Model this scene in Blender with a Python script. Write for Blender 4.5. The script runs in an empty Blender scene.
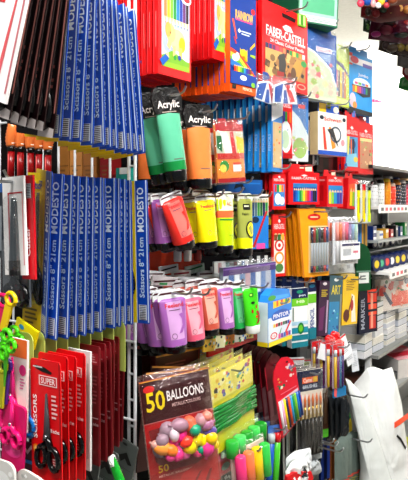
import bpy, math, random
from mathutils import Vector, Matrix, noise
random.seed(7)
SC = bpy.context.scene
COL = SC.collection
# ---------------------------------------------------------------- camera, light, exposure
F, CX, HV, EYE = 600.0, 204.0, 205.0, 1.5
cam_d = bpy.data.cameras.new('camera'); cam = bpy.data.objects.new('camera', cam_d); COL.objects.link(cam)
cam.location = (0, 0, EYE); cam.rotation_euler = (math.pi/2, 0, 0)
cam_d.sensor_width = 36; cam_d.lens = F/480*36; cam_d.shift_y = (HV-240)/480; cam_d.clip_start = .05
SC.camera = cam
SC.view_settings.view_transform = 'Standard'; SC.view_settings.look = 'None'
SC.view_settings.gamma = 1; SC.view_settings.use_curve_mapping = False
SC.view_settings.exposure = 0.85
w_ = bpy.data.worlds.new('world'); SC.world = w_; w_.use_nodes = True
bg = w_.node_tree.nodes['Background']; bg.inputs[0].default_value = (.93, .96, 1, 1); bg.inputs[1].default_value = .13
def area(name, loc, target, sx, sy, power, col=(1, .98, .95)):
    l = bpy.data.lights.new(name, 'AREA'); l.shape = 'RECTANGLE'; l.size = sx; l.size_y = sy; l.energy = power; l.color = col
    o = bpy.data.objects.new(name, l); COL.objects.link(o); o.location = loc
    o.rotation_euler = (Vector(target)-Vector(loc)).to_track_quat('-Z', 'Y').to_euler(); return o
area('ceiling_lamp_light', (.75, .35, 2.86), (.1, 1.6, 1.3), 1.2, .35, 54)
area('ceiling_lamp_light', (-.45, .05, 2.86), (-.25, 1.1, 1.3), .9, .3, 30)
area('ceiling_lamp_light', (1.9, 3.0, 2.86), (1.6, 3.2, 0), .5, 1.6, 42)
area('ceiling_lamp_light', (2.6, 5.0, 2.8), (2.6, 6.5, 1.4), 1.8, .4, 190)

# ---------------------------------------------------------------- wall frames
def V2(x, y): return Vector((x, y, 0))
NRM = V2(.819, -.574); DIR = V2(.574, .819)
P0 = V2(-.132, 1.15); W0 = P0-.25*NRM
def hit(u, v, plane, L):
    xr = (u-CX)/F; ray = V2(xr, 1)
    if plane == 'A': t = (W0.dot(NRM)+L)/ray.dot(NRM)
    elif plane == 'E': t = (P0.dot(-DIR)+L)/ray.dot(-DIR)
    else: t = L
    return Vector((xr*t, t, EYE-(v-HV)/F*t))
def A2W(s, L, z): p = W0+DIR*s+NRM*L; return Vector((p.x, p.y, z))
YAW = {'A': 55.0, 'E': -35.0, 'C': 0.0}
OUT = {'A': NRM, 'E': -DIR, 'C': V2(0, -1)}
def dims(u, v, plane, L, hpx, wpx, yaw):
    p = hit(u, v, plane, L); th = math.radians(yaw)
    return wpx*p.y/(F*(math.cos(th)-p.x/p.y*math.sin(th))), hpx*p.y/F

# ---------------------------------------------------------------- materials
MC = {}
def lin(h):
    h = h.lstrip('#'); c = [int(h[i:i+2], 16)/255 for i in (0, 2, 4)]
    c = [(x/12.92 if x < .04045 else ((x+.055)/1.055)**2.4)**1.22 for x in c]
    return c
def M(key):
    """key: 'rrggbb' then flags: m metal, g glossy, f film (clear), d dull, s shiny plastic, k crumpled"""
    if key in MC: return MC[key]
    if key == 'LAMP':
        m = bpy.data.materials.new('lamp_diffuser'); m.use_nodes = True; b = m.node_tree.nodes['Principled BSDF']; b.inputs['Emission Color'].default_value = (1, .98, .95, 1); b.inputs['Emission Strength'].default_value = 3; MC[key] = m; return m
    hx, fl = key[:6], key[6:]
    m = bpy.data.materials.new('surface_'+key); m.use_nodes = True; nt = m.node_tree; b = nt.nodes['Principled BSDF']
    r = .38
    if 'g' in fl: r = .14
    if 'd' in fl: r = .8
    if 's' in fl: r = .25
    b.inputs['Specular IOR Level'].default_value = .12 if 'd' in fl else .38
    if 'm' in fl: r = .28; b.inputs['Metallic'].default_value = 1
    tc = nt.nodes.new('ShaderNodeTexCoord'); nz = nt.nodes.new('ShaderNodeTexNoise'); nz.inputs['Scale'].default_value = 38
    nt.links.new(tc.outputs['Object'], nz.inputs['Vector'])
    mr = nt.nodes.new('ShaderNodeMapRange'); mr.inputs['To Min'].default_value = .9; mr.inputs['To Max'].default_value = 1.1
    nt.links.new(nz.outputs['Fac'], mr.inputs['Value'])
    mx = nt.nodes.new('ShaderNodeVectorMath'); mx.operation = 'SCALE'; mx.inputs[0].default_value = lin(hx)
    nt.links.new(mr.outputs[0], mx.inputs['Scale']); nt.links.new(mx.outputs[0], b.inputs['Base Color'])
    b.inputs['Roughness'].default_value = r
    if 'f' in fl:
        b.inputs['Alpha'].default_value = .16 if 'F' not in fl else .5; b.inputs['Roughness'].default_value = .12
    if 'k' in fl or 'f' in fl:
        n2 = nt.nodes.new('ShaderNodeTexNoise'); n2.inputs['Scale'].default_value = 60; n2.inputs['Detail'].default_value = 3
        n2.inputs['Distortion'].default_value = 1.5
        nt.links.new(tc.outputs['Object'], n2.inputs['Vector'])
        bp = nt.nodes.new('ShaderNodeBump'); bp.inputs['Strength'].default_value = .7; bp.inputs['Distance'].default_value = .006
        nt.links.new(n2.outputs['Fac'], bp.inputs['Height']); nt.links.new(bp.outputs[0], b.inputs['Normal'])
    if 'f' in fl:
        lw = nt.nodes.new('ShaderNodeLayerWeight'); lw.inputs['Blend'].default_value = .3
        m1 = nt.nodes.new('ShaderNodeMath'); m1.operation = 'MULTIPLY_ADD'; m1.inputs[1].default_value = .45; m1.inputs[2].default_value = .05
        gl_ = nt.nodes.new('ShaderNodeBsdfGlossy'); gl_.inputs['Roughness'].default_value = .13; gl_.inputs['Color'].default_value = lin(hx)+[1]
        tr = nt.nodes.new('ShaderNodeBsdfTransparent'); ms = nt.nodes.new('ShaderNodeMixShader')
        nt.links.new(bp.outputs[0], gl_.inputs['Normal']); nt.links.new(lw.outputs['Facing'], m1.inputs[0]); nt.links.new(m1.outputs[0], ms.inputs[0])
        nt.links.new(tr.outputs[0], ms.inputs[1]); nt.links.new(gl_.outputs[0], ms.inputs[2]); nt.links.new(ms.outputs[0], nt.nodes['Material Output'].inputs[0])
    MC[key] = m; return m

# ---------------------------------------------------------------- mesh gatherer
TXT = {}
def text2d(s):
    if s not in TXT:
        cu = bpy.data.curves.new('t', 'FONT'); cu.body = s; cu.resolution_u = 2; cu.offset = .018; cu.align_x = 'LEFT'
        ob = bpy.data.objects.new('t', cu); COL.objects.link(ob)
        me = ob.to_mesh(); vs = [(v.co.x, v.co.y) for v in me.vertices]; fs = [tuple(p.vertices) for p in me.polygons]
        ob.to_mesh_clear(); bpy.data.objects.remove(ob)
        xs = [a for a, b in vs]; ys = [b for a, b in vs]; x0, y0 = min(xs), min(ys); W, H = max(xs)-x0, max(ys)-y0
        TXT[s] = ([((a-x0)/W, (b-y0)/H) for a, b in vs], fs)
    return TXT[s]
class G:
    def __init__(s): s.v = []; s.f = []; s.m = []; s.k = []; s.smooth = False
    def mi(s, k):
        if k not in s.k: s.k.append(k)
        return s.k.index(k)
    def add(s, vs, fs, k):
        o = len(s.v); s.v += [tuple(x) for x in vs]; i = s.mi(k)
        for f in fs: s.f.append(tuple(o+a for a in f)); s.m.append(i)
    def box(s, x0, x1, y0, y1, z0, z1, k):
        s.add([(x, y, z) for z in (z0, z1) for y in (y0, y1) for x in (x0, x1)],
              [(0, 2, 3, 1), (4, 5, 7, 6), (0, 1, 5, 4), (1, 3, 7, 5), (3, 2, 6, 7), (2, 0, 4, 6)], k)
    def prism(s, pts, y0, y1, k):                       # pts (x,z), y0 front, y1 back
        n = len(pts); a = sum(pts[i][0]*pts[(i+1) % n][1]-pts[(i+1) % n][0]*pts[i][1] for i in range(n))
        if a < 0: pts = pts[::-1]
        s.add([(x, y0, z) for x, z in pts]+[(x, y1, z) for x, z in pts],
              [tuple(range(n)), tuple(range(2*n-1, n-1, -1))]+[(i, i+n, (i+1) % n+n, (i+1) % n) for i in range(n)], k)
    def tube(s, path, r, k, n=8, cap=True):
        path = [Vector(p) for p in path]; rs = r if isinstance(r, (list, tuple)) else [r]*len(path); vs = []; fs = []
        for i, p in enumerate(path):
            t = (path[min(i+1, len(path)-1)]-path[max(i-1, 0)]).normalized()
            a = Vector((0, 0, 1)) if abs(t.z) < .9 else Vector((1, 0, 0)); e = t.cross(a).normalized(); g = t.cross(e)
            vs += [p+rs[i]*(math.cos(q*2*math.pi/n)*e+math.sin(q*2*math.pi/n)*g) for q in range(n)]
        for i in range(len(path)-1):
            for q in range(n): fs.append((i*n+q, i*n+(q+1) % n, (i+1)*n+(q+1) % n, (i+1)*n+q))
        if cap: fs.append(tuple(range(n))[::-1]); fs.append(tuple((len(path)-1)*n+q for q in range(n)))
        s.add(vs, fs, k)
    def ball(s, c, r, k, n=10, m=7):
        rx, ry, rz = r; vs = [(c[0], c[1], c[2]+rz)]; fs = []
        for i in range(1, m):
            a = math.pi*i/m
            for j in range(n):
                b = 2*math.pi*j/n; vs.append((c[0]+rx*math.sin(a)*math.cos(b), c[1]+ry*math.sin(a)*math.sin(b), c[2]+rz*math.cos(a)))
        vs.append((c[0], c[1], c[2]-rz)); e = len(vs)-1
        for j in range(n):
            fs.append((0, 1+j, 1+(j+1) % n)); fs.append((e, 1+(m-2)*n+(j+1) % n, 1+(m-2)*n+j))
            for i in range(m-2): fs.append((1+i*n+j, 1+(i+1)*n+j, 1+(i+1)*n+(j+1) % n, 1+i*n+(j+1) % n))
        s.add(vs, fs, k); s.smooth = True
    def puff(s, pts, D, k, rings=9, amp=.3, seed=0, sub=5):      # pts (x,z) outline star shaped about centroid
        P = []
        for i in range(len(pts)):
            a, b = pts[i], pts[(i+1) % len(pts)]
            for q in range(sub): P.append((a[0]+(b[0]-a[0])*q/sub, a[1]+(b[1]-a[1])*q/sub))
        n = len(P); cx = sum(p[0] for p in P)/n; cz = sum(p[1] for p in P)/n; sz = max(abs(p[0]-cx) for p in P)
        for sgn in (-1, 1):
            vs = [(cx, sgn*D, cz)]; fs = []
            for r in range(1, rings+1):
                q = r/rings
                for (x, z) in P:
                    X, Z = cx+(x-cx)*q, cz+(z-cz)*q
                    d = D*math.sqrt(max(0, 1-q*q))
                    nn = noise.noise(Vector((X/sz*3.1+seed, Z/sz*3.1, seed)))+.5*abs(noise.noise(Vector((X/sz*7+seed, Z/sz*7, seed))))
                    vs.append((X, sgn*(d+amp*D*nn*(1-q**4)), Z))
            for j in range(n):
                fs.append((0, 1+j, 1+(j+1) % n))
                for r in range(rings-1): a = 1+r*n; fs.append((a+j, a+n+j, a+n+(j+1) % n, a+(j+1) % n))
            if sgn > 0: fs = [f[::-1] for f in fs]
            s.add(vs, fs, k)
        s.smooth = True
    def build(s, name, parent=None):
        me = bpy.data.meshes.new(name); me.from_pydata(s.v, [], s.f)
        for k in s.k: me.materials.append(M(k))
        me.polygons.foreach_set('material_index', s.m)
        if s.smooth: me.polygons.foreach_set('use_smooth', [True]*len(s.f))
        me.update(); o = bpy.data.objects.new(name, me); COL.objects.link(o)
        if parent: o.parent = parent
        return o
def tag(o, label, cat, group=None):
    assert 4 <= len(label.split()) <= 16, label
    o['label'] = label; o['category'] = cat
    if group: o['group'] = group
    return o
def structure(o): o['kind'] = 'structure'; return o
def dup(o, parent=None):
    c = o.copy(); COL.objects.link(c); c.parent = parent
    for ch in KIDS.get(o.name, []): dup(ch, c)
    return c
KIDS = {}
EPS = .0004
class Item:
    """frame: x -w/2..w/2, z 0..-h, front at y=-t/2.  design coordinates run 0..1 right and 0..1 down"""
    def __init__(s, w, h, t): s.w, s.h, s.t = w, h, t; s.parts = []; s.yf = -t/2
    def part(s, name, smooth=False): g = G(); g.smooth = smooth; s.parts.append((name, g)); return g
    def X(s, x): return -s.w/2+x*s.w
    def Z(s, y): return -y*s.h
    def slab(s, g, outline, t0, t1, k): g.prism([(s.X(x), s.Z(y)) for x, y in outline], t0, t1, k)
    def draw(s, g, design, y=None):
        y = s.yf if y is None else y; lay = 0
        for d in design:
            lay += 1; yy = y-EPS*(1+.25*lay); c = d[0]
            if c == 'r': s.quad(g, d[1], d[2], d[3], d[4], yy, d[5])
            elif c == 'e':
                n = 14; g.add([(s.X(d[1]+d[3]*math.cos(-a*2*math.pi/n)), yy, s.Z(d[2]+d[4]*math.sin(-a*2*math.pi/n))) for a in range(n)], [tuple(range(n))], d[5])
            elif c == 'p':
                pts = [(s.X(a), s.Z(b)) for a, b in d[1]]
                n = len(pts)
                if sum(pts[i][0]*pts[(i+1) % n][1]-pts[(i+1) % n][0]*pts[i][1] for i in range(n)) < 0: pts = pts[::-1]
                g.add([(a, yy, b) for a, b in pts], [tuple(range(n))], d[2])
            elif c == 'v':                                  # upright stripes
                n = len(d[5])
                for i, k in enumerate(d[5]): s.quad(g, d[1]+(d[3]-d[1])*i/n, d[2], d[1]+(d[3]-d[1])*(i+.86)/n, d[4], yy, k)
            elif c == 'h':                                  # level stripes
                n = len(d[5])
                for i, k in enumerate(d[5]): s.quad(g, d[1], d[2]+(d[4]-d[2])*i/n, d[3], d[2]+(d[4]-d[2])*(i+.86)/n, yy, k)
            elif c == 'c':                                  # coloured pencils with points (printed)
                n = len(d[5])
                for i, k in enumerate(d[5]):
                    a = d[1]+(d[3]-d[1])*i/n; b = d[1]+(d[3]-d[1])*(i+.88)/n; m = (a+b)/2; yt = d[2]+(d[4]-d[2])*.22; ym = d[2]+(d[4]-d[2])*.08
                    s.quad(g, a, yt, b, d[4], yy, k)
                    g.add([(s.X(a), yy, s.Z(yt)), (s.X(b), yy, s.Z(yt)), (s.X(m), yy, s.Z(d[2]))], [(0, 1, 2)], 'e8c79a')
                    g.add([(s.X(m+(a-m)*.4), yy-EPS*.1, s.Z(ym)), (s.X(m+(b-m)*.4), yy-EPS*.1, s.Z(ym)), (s.X(m), yy-EPS*.1, s.Z(d[2]))], [(0, 1, 2)], k)
            elif c == 't':
                vs, fs = text2d(d[5]); rot = d[7] if len(d) > 7 else 0; x0, y0, x1, y1 = d[1:5]; o = []
                for a, b in vs:
                    if rot == 90: px, py = x1-(x1-x0)*b, y1-(y1-y0)*a; px = x0+(x1-x0)*(1-b)
                    else: px, py = x0+(x1-x0)*a, y1-(y1-y0)*b
                    o.append((s.X(px), yy, s.Z(py)))
                g.add(o, fs, d[6])
            elif c == 'n':                                  # small lines of print
                n = d[5]; rr = random.Random(n*7+int(d[1]*100))
                for i in range(n):
                    a = d[2]+(d[4]-d[2])*i/n; s.quad(g, d[1], a, d[1]+(d[3]-d[1])*rr.uniform(.6, 1), a+(d[4]-d[2])/n*.45, yy, d[6])
            elif c == 'x':                                  # confetti of shapes
                rr = random.Random(d[6] if len(d) > 6 else 3)
                for i in range(d[5][0]):
                    a = rr.uniform(d[1], d[3]); b = rr.uniform(d[2], d[4]); q = rr.uniform(.35, 1)*(d[7] if len(d) > 7 else .13)*(d[3]-d[1]); k = rr.choice(d[5][1]); n = rr.choice((4, 5, 8)); ph = rr.random()*3
                    g.add([(s.X(a)+q*s.w*math.cos(ph-j*2*math.pi/n), yy-EPS*.01*i, s.Z(b)+q*s.w*.8*math.sin(-ph+j*2*math.pi/n)) for j in range(n)][::-1], [tuple(range(n))], k)
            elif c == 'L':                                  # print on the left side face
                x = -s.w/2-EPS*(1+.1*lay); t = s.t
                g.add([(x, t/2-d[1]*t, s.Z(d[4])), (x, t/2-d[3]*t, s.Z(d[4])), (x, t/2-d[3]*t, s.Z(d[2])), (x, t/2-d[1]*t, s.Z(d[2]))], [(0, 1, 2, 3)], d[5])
            elif c == 'LT':
                vs, fs = text2d(d[5]); x = -s.w/2-EPS*(1.5+.1*lay); t = s.t
                g.add([(x, t/2-(d[3]-(d[3]-d[1])*b)*t if 0 else t/2-(d[1]+(d[3]-d[1])*(1-b))*t, s.Z(d[4]-(d[4]-d[2])*a)) for a, b in vs], fs, d[6])
    def quad(s, g, x0, y0, x1, y1, yy, k):
        g.add([(s.X(x0), yy, s.Z(y1)), (s.X(x1), yy, s.Z(y1)), (s.X(x1), yy, s.Z(y0)), (s.X(x0), yy, s.Z(y0))], [(0, 1, 2, 3)], k)
    def blister(s, g, x0, y0, x1, y1, depth, k='f2f6f8f', ins=.12, round_=True):
        n = 20; vs = []; fs = []; cx, cy = (x0+x1)/2, (y0+y1)/2
        def se(q, sc):
            c, sn = math.cos(q), math.sin(q); e = .35 if round_ else .2
            return (cx+(x1-x0)/2*sc*math.copysign(abs(c)**e, c), cy+(y1-y0)/2*(1-(1-sc)*(x1-x0)/max(.01, (y1-y0)))*math.copysign(abs(sn)**e, sn))
        for sc, dp in ((1, 0), (1-ins*.4, .75), (1-ins, 1)):
            for i in range(n): a, b = se(-i*2*math.pi/n, sc); vs.append((s.X(a), s.yf-EPS-depth*dp, s.Z(b)))
        for r in range(2):
            for i in range(n): fs.append((r*n+i, r*n+(i+1) % n, (r+1)*n+(i+1) % n, (r+1)*n+i))
        fs.append(tuple(2*n+i for i in range(n))); g.add(vs, fs, k)
    def finish(s, name, label, cat, group=None):
        if len(s.parts) == 1: root = s.parts[0][1].build(name)
        else:
            root = bpy.data.objects.new(name, None); COL.objects.link(root); root.empty_display_size = .02
            KIDS[root.name] = []; last = {}
            for n, g in s.parts:
                if '>' in n:
                    pn, n = n.split('>'); par = last[pn]; c = g.build(n, par); KIDS.setdefault(par.name, []).append(c)
                else: c = g.build(n, root); KIDS[root.name].append(c); last[n] = c
        s.root = root; tag(root, label, cat, group); return root
def orient(o, it, u, v, plane, L, yaw, roll, pitch, anchor):
    R = Matrix.Rotation(math.radians(yaw), 4, 'Z') @ Matrix.Rotation(math.radians(-roll), 4, 'Y') @ Matrix.Rotation(math.radians(pitch), 4, 'X')
    a = Vector((anchor[0]*it.w, -it.t/2, -anchor[1]*it.h))
    o.matrix_world = Matrix.Translation(hit(u, v, plane, L)-(R @ a)) @ R
ORD = ['second', 'third', 'fourth', 'fifth', 'sixth', 'seventh', 'eighth', 'ninth', 'tenth', 'eleventh', 'twelfth']
def stack(root, plane, n, sp, rear, group, jr=1.0, up=0):
    rr = random.Random(n+int(sp*1e4)); M0 = root.matrix_world.copy(); L = []
    for k in range(1, n+1):
        c = dup(root); c.matrix_world = Matrix.Translation(-OUT[plane]*sp*k+Vector((0, 0, rr.uniform(-1, 1)*.002*jr+up*k))) @ M0 @ Matrix.Rotation(math.radians(rr.uniform(-1, 1)*1.2*jr), 4, 'Y')
        tag(c, rear.format(ORD[k-1]), root['category'], group); L.append(c)
    root['group'] = group
    return L
def hook(p, plane, L, what, extra=.03):
    """wire peg hook passing through point p (distance L from its panel)"""
    o = OUT[plane]; g = G(); p = Vector(p); a = p-o*(L-.002); b = p+o*extra
    g.tube([a, p, b-o*.008, b+Vector((0, 0, .004)), b+o*.006+Vector((0, 0, .014))], .0024, 'b9bcc0m', 7)
    q = a+Vector((0, 0, -.012)); r = Matrix.Rotation(0, 3, 'Z')
    g.tube([a+o*.002, a+o*.002-Vector((0, 0, .02))], .004, 'b9bcc0m', 6)
    return tag(g.build('peg_hook'), 'wire peg hook carrying '+what, 'hook', 'wire peg hooks')
RECT = [(0, 0), (1, 0), (1, 1), (0, 1)]
def rnd(r=.12, ar=1.0, top=True, bottom=True):
    """rectangle with rounded corners in 0..1 units; ar = w/h"""
    P = []
    for cx, cy, a0, on in ((1-r, r*ar, -90, top), (1-r, 1-r*ar, 0, bottom), (r, 1-r*ar, 90, bottom), (r, r*ar, 180, top)):
        if on:
            for i in range(5): a = math.radians(a0+i*22.5); P.append((cx+r*math.cos(a), cy+r*ar*math.sin(a)))
        else: P.append((1 if cx > .5 else 0, 1 if cy > .5 else 0))
    return P
ALL = []
def pack(name, label, cat, u, v, hpx, wpx, plane='A', L=.25, yaw=None, roll=0, pitch=0, t=.004, base='ffffff', design=(), outline=None, main='card',
         tab=None, film=None, blister=None, extra=None, n=0, sp=.014, rear=None, group=None, hk=None, anchor=(-.5, 0), w=None, h=None, jr=1.0, hx=.03, frame=None):
    yaw = YAW[plane] if yaw is None else yaw
    W, H = dims(u+(wpx or 0)*-anchor[0], v, plane, L, hpx, wpx or 10, yaw); W = w or W; H = h or H
    it = Item(W, H, t); g = it.part(main); it.slab(g, outline or RECT, -t/2, t/2, base); it.draw(g, design)
    if tab:                                             # hanging tab standing above the card
        tk, th, td = tab; gt = it.part('hang_tab'); y = -.0008
        a = [(.12, .01), (.16, -th), (.42, -th), (.42, -th*.5), (.58, -th*.5), (.58, -th), (.84, -th), (.88, .01)]
        it.slab(gt, a, y, y+.0016, tk); it.draw(gt, td, y)
    if blister:
        for bl in (blister if isinstance(blister, list) else [blister]): it.blister(it.part('blister'), *bl)
    if extra: extra(it)
    if film:
        k, mg, D = film; gf = it.part('clear_bag'); m = mg*W
        gf.puff([(-W/2-m, .012), (W/2+m, .012), (W/2+m, -H-m), (-W/2-m, -H-m)], D, k, 7, .25, u)
    o = it.finish(name, label, cat, group); orient(o, it, u, v, plane, L, yaw, roll, pitch, anchor)
    if n: stack(o, plane, n, sp, rear, group or label, jr)
    if hk:
        q = o.matrix_world @ Vector((0, -t/2, -.008 if not tab else tab[1]*H*.75)); hook(q, plane, L, hk, hx)
    it.o = o; return it
# scissors lying on a card ------------------------------------------------------------
def ring(g, cx, cz, rx, rz, y, r, k, rot=0, n=16):
    pts = []
    for i in range(n+1):
        a = i*2*math.pi/n; x, z = rx*math.cos(a), rz*math.sin(a)
        pts.append((cx+x*math.cos(rot)-z*math.sin(rot), y, cz+x*math.sin(rot)+z*math.cos(rot)))
    g.tube(pts, r, k, 7, False); g.smooth = True
def scissors(it, cx, y0, y1, wd, bk, hk_, pivot=None):
    """blades pointing up from y0 to the pivot, two ring handles down to y1"""
    X, Z, y = it.X, it.Z, it.yf-.004; pv = pivot or y0+(y1-y0)*.55
    g = it.part('scissors')
    for s_ in (-1, 1): g.prism([(X(cx+s_*.005), Z(y0)), (X(cx+s_*wd*.16), Z(pv)), (X(cx-s_*wd*.16), Z(pv+.04)), (X(cx-s_*wd*.1), Z(pv-.03))], y-s_*.0012-.001, y-s_*.0012+.001, bk)
    g.ball((X(cx), y-.003, Z(pv)), (.003, .002, .003), 'c9ccd0m')
    g = it.part('scissors>handle'); hz = (y1-pv)*it.h
    for s_ in (-1, 1):
        ring(g, X(cx+s_*wd*.27), Z(y1)+hz*.34, wd*it.w*.2, hz*.33, y, wd*it.w*.085, hk_, s_*.18)
        g.tube([(X(cx), y, Z(pv)), (X(cx+s_*wd*.12), y, Z(pv)-hz*.25), (X(cx+s_*wd*.16), y, Z(pv)-hz*.42)], wd*it.w*.1, hk_, 7)

# ================================================================ the room
def bx(name, x0, x1, y0, y1, z0, z1, k): g = G(); g.box(x0, x1, y0, y1, z0, z1, k); return g.build(name)
structure(bx('floor', -4, 5, -1.2, 6.6, -.05, 0, 'a9a49ad')); structure(bx('ceiling', -4, 5, -1.2, 6.6, 2.9, 2.95, 'e3e3ddd'))
structure(bx('wall_back', -4, 5, 6.5, 6.6, 0, 2.9, 'f4f4f2d')); structure(bx('wall_right', 4.9, 5, -1.2, 6.5, 0, 2.9, 'f3eee6d'))
structure(bx('trim_1', 0, 4.9, 6.46, 6.5, 0, .1, 'c9c5bdd'))
for (x, y, sx, sy, lb) in ((.75, .35, 1.3, .3, 'white flat ceiling light above the near end of the aisle'), (2.6, 5.2, 1.4, .3, 'white flat ceiling light in front of the far white wall')):
    it = Item(sx, .04, sy); g = it.part('frame'); g.box(-sx/2, sx/2, -sy/2, sy/2, -.04, -.001, 'e8e8e8')
    g = it.part('diffuser'); g.box(-sx/2+.03, sx/2-.03, -sy/2+.03, sy/2-.03, -.046, -.0395, 'LAMP')
    o = it.finish('ceiling_light', lb, 'ceiling light'); o.location = (x, y, 2.9)
def slabW(g, s0, s1, l0, l1, z0, z1, k):               # box in aisle wall coordinates
    c = [A2W(s, l, z) for z in (z0, z1) for l in (l0, l1) for s in (s0, s1)]
    g.add(c, [(0, 2, 3, 1), (4, 5, 7, 6), (0, 1, 5, 4), (1, 3, 7, 5), (3, 2, 6, 7), (2, 0, 4, 6)], k)
def wallpt(u, v, L): p = hit(u, v, 'A', L); return ((p-W0).dot(DIR), p.z)
# pegboard behind the aisle hooks, with its rows of holes
g = G(); slabW(g, 0.0, 1.2, -.02, 0, .05, 2.4, '0f0e13d')
for i in range(22):
    for j in range(30):
        s = .04+i*.05; z = .75+j*.05; g.add([A2W(s+.004*math.cos(a*1.047), .0006, z+.004*math.sin(a*1.047)) for a in range(6)], [tuple(range(6))[::-1]], '020203d')
tag(g.build('pegboard_panel'), 'dark pegboard panel behind the hanging school supplies', 'pegboard')
# end panel grid of white wire
g = G()
def PE(l, q, z): p = P0-NRM*l-DIR*q*-1*-1 if 0 else P0-NRM*l+(-DIR)*q; return Vector((p.x, p.y, z))
for l in (0, .016, .066, .116, .166, .216, .266, .316, .366, .416, .466, .516): g.tube([PE(l, 0, .1), PE(l, 0, 2.3)], .0032 if l < .02 else .0026, 'dfe3e6', 8)
for k in range(15): z = .2+k*.15-.012; g.tube([PE(-.004, .004, z), PE(.52, .004, z)], .0026, 'dfe3e6', 8)
for k in range(44): z = .125+k*.05; g.tube([PE(0, 0, z), PE(.016, 0, z)], .0022, 'dfe3e6', 6)
tag(g.build('wire_grid_panel'), 'white wire grid panel holding the scissors hooks', 'grid panel')
g = G()
c = [PE(l, q, z) for z in (.05, 2.35) for q in (-.16, -.18) for l in (.27, .9)]
g.add(c, [(0, 1, 3, 2), (4, 6, 7, 5), (0, 4, 5, 1), (1, 5, 7, 3), (3, 7, 6, 2), (2, 6, 4, 0)], '1a1414d')
tag(g.build('backing_board'), 'dark backing board behind the white wire grid', 'board')

# ================================================================ end panel: scissors
DB, YL = '1454b4', 'f0d21c'
def bars(x0, y0, x1, y1): return [('r', x0, y0, x1, y1, 'd9dde2')]+[('r', x0+.02, y0+(y1-y0)*(i+.3)/9, x1-.1*(x1-x0), y0+(y1-y0)*(i+.7)/9, '2a2d3a') for i in range(9)]
modesto_design = [('r', .01, .01, .66, .99, 'efd41c'), ('r', .66, 0, 1, 1, DB), ('r', .955, .0, .985, .99, 'd4e2f2'), ('r', .66, 0, .675, 1, 'dfe8f0'), ('t', .72, .05, .90, .36, 'MODESTO', 'e4edf4', 90), ('t', .74, .40, .88, .82, 'Scissors 8" 21cm', 'c8dcf0', 90)]+bars(.72, .87, .93, .975)+[('t', .08, .05, .5, .1, 'Scissors', DB), ('n', .1, .84, .5, .95, 4, '8a7a10')]
CARD_R = [(0, .02), (.05, 0), (.95, 0), (1, .02), (1, .985), (.97, 1), (.03, 1), (0, .985)]
def sc_extra(it): scissors(it, .34, .14, .8, .55, '8f969cm', '15161as')
proto = Item(.086, .262, .0016); g = proto.part('card'); proto.slab(g, [(0, 0), (.66, 0), (.66, 1), (0, 1)], -.0008, .0008, 'efd41c'); proto.slab(g, [(.66, 0), (.98, 0), (1, .02), (1, .985), (.98, 1), (.66, 1)], -.0008, .0008, '1450ac'); proto.draw(g, modesto_design)
sc_extra(proto); proto.blister(proto.part('blister'), .06, .12, .6, .82, .012, 'eef2f4f')
LOW = 'lower row of blue scissors cards on the white grid'
r0 = proto.finish('scissors_card', 'x x x x', 'scissors')
lows = [(52, 172, 6.5, -59, .25), (64, 174, 3.5, -35, .226), (73, 175, 2.2, -34, .206), (80, 176, 1.6, -36, .188), (88, 176.5, 1, -34, .17), (94.5, 177, .6, -36, .152), (102, 177.5, 0, -35, .134), (105, 178, 0, -38, .118), (115.5, 178, 0, -34, .10), (120, 178.5, -.3, -37, .084), (126, 179, -.3, -35, .068), (131, 180, -1, -38, .052), (147, 180, -1.5, -33, .03)]
first = True
for i, (u, v, rl, yw, q) in enumerate(lows):
    o = r0 if first else dup(r0); first = False
    lb = 'front blue and yellow scissors card with bare clear blister, lower row on the grid' if i == 0 else ('rightmost blue scissors card of the lower row, beside the paint tubes' if i == 12 else '%s blue scissors card from the front in the lower row on the grid' % ORD[i-1])
    tag(o, lb, 'scissors', LOW); orient(o, proto, u, v, 'E', q, yw, -rl, 0, (.5, 0))
TOPG = 'top row of blue scissors cards'
tops = [(61, 138, 5.5, .26), (71.5, 141, 5, .235), (82, 142, 4.2, .215), (93, 145, 2, .195), (105, 146, -2, .17), (112, 148, -2, .15), (118, 149, -2.6, .13), (127, 151, -5, .11), (133, 152, -4.5, .09), (139, 152, -6, .07), (145, 153, -5.5, .05)]
for i, (u, v, rl, q) in enumerate(tops):
    o = dup(r0); tag(o, ('frontmost and leftmost' if i == 0 else ORD[i-1]+' from the front')+' of the top row of blue scissors cards', 'scissors', TOPG)
    orient(o, proto, u, v, 'E', q, -35+random.uniform(-3, 3), -rl, 0, (.5, 1))
hook(hit(30, 180, 'E', .22), 'E', .22, 'the lower row of blue scissors cards', .045)

# black and red scissors cards leaning at the top left
it = Item(.085, .25, .002); g = it.part('card'); it.slab(g, CARD_R, -.001, .001, '2a1015')
it.draw(g, [('r', .95, 0, .985, .86, 'd09088'), ('r', .55, .02, .9, .8, '16090c'), ('p', [(.6, .93), (1, .95), (1, 1), (.6, 1)], 'e9dfdc'), ('r', .6, .05, .8, .5, '5b1018'), ('n', .62, .55, .88, .74, 5, 'b06a66')])
scissors(it, .5, .2, .95, .8, '9a9fa4m', '121214s'); it.blister(it.part('blister'), .1, .1, .85, .96, .012)
bk = it.finish('scissors_card', 'x x x x', 'scissors'); nb = 0
for i, (u, v, rl, q) in enumerate([(9, 120, 17, .36), (18, 123, 16, .345), (26, 127, 15, .33), (35, 129, 13.5, .315), (43, 131, 12, .30), (53, 138, 9.5, .285)]):
    o = bk if i == 0 else dup(bk)
    tag(o, ('leftmost' if i == 0 else ORD[i-1]+' from the left')+' of the leaning black scissors packs at top left', 'scissors', 'leaning black scissors packs')
    orient(o, it, u, v, 'E', q, -35, -rl, 0, (.5, 1))
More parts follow.
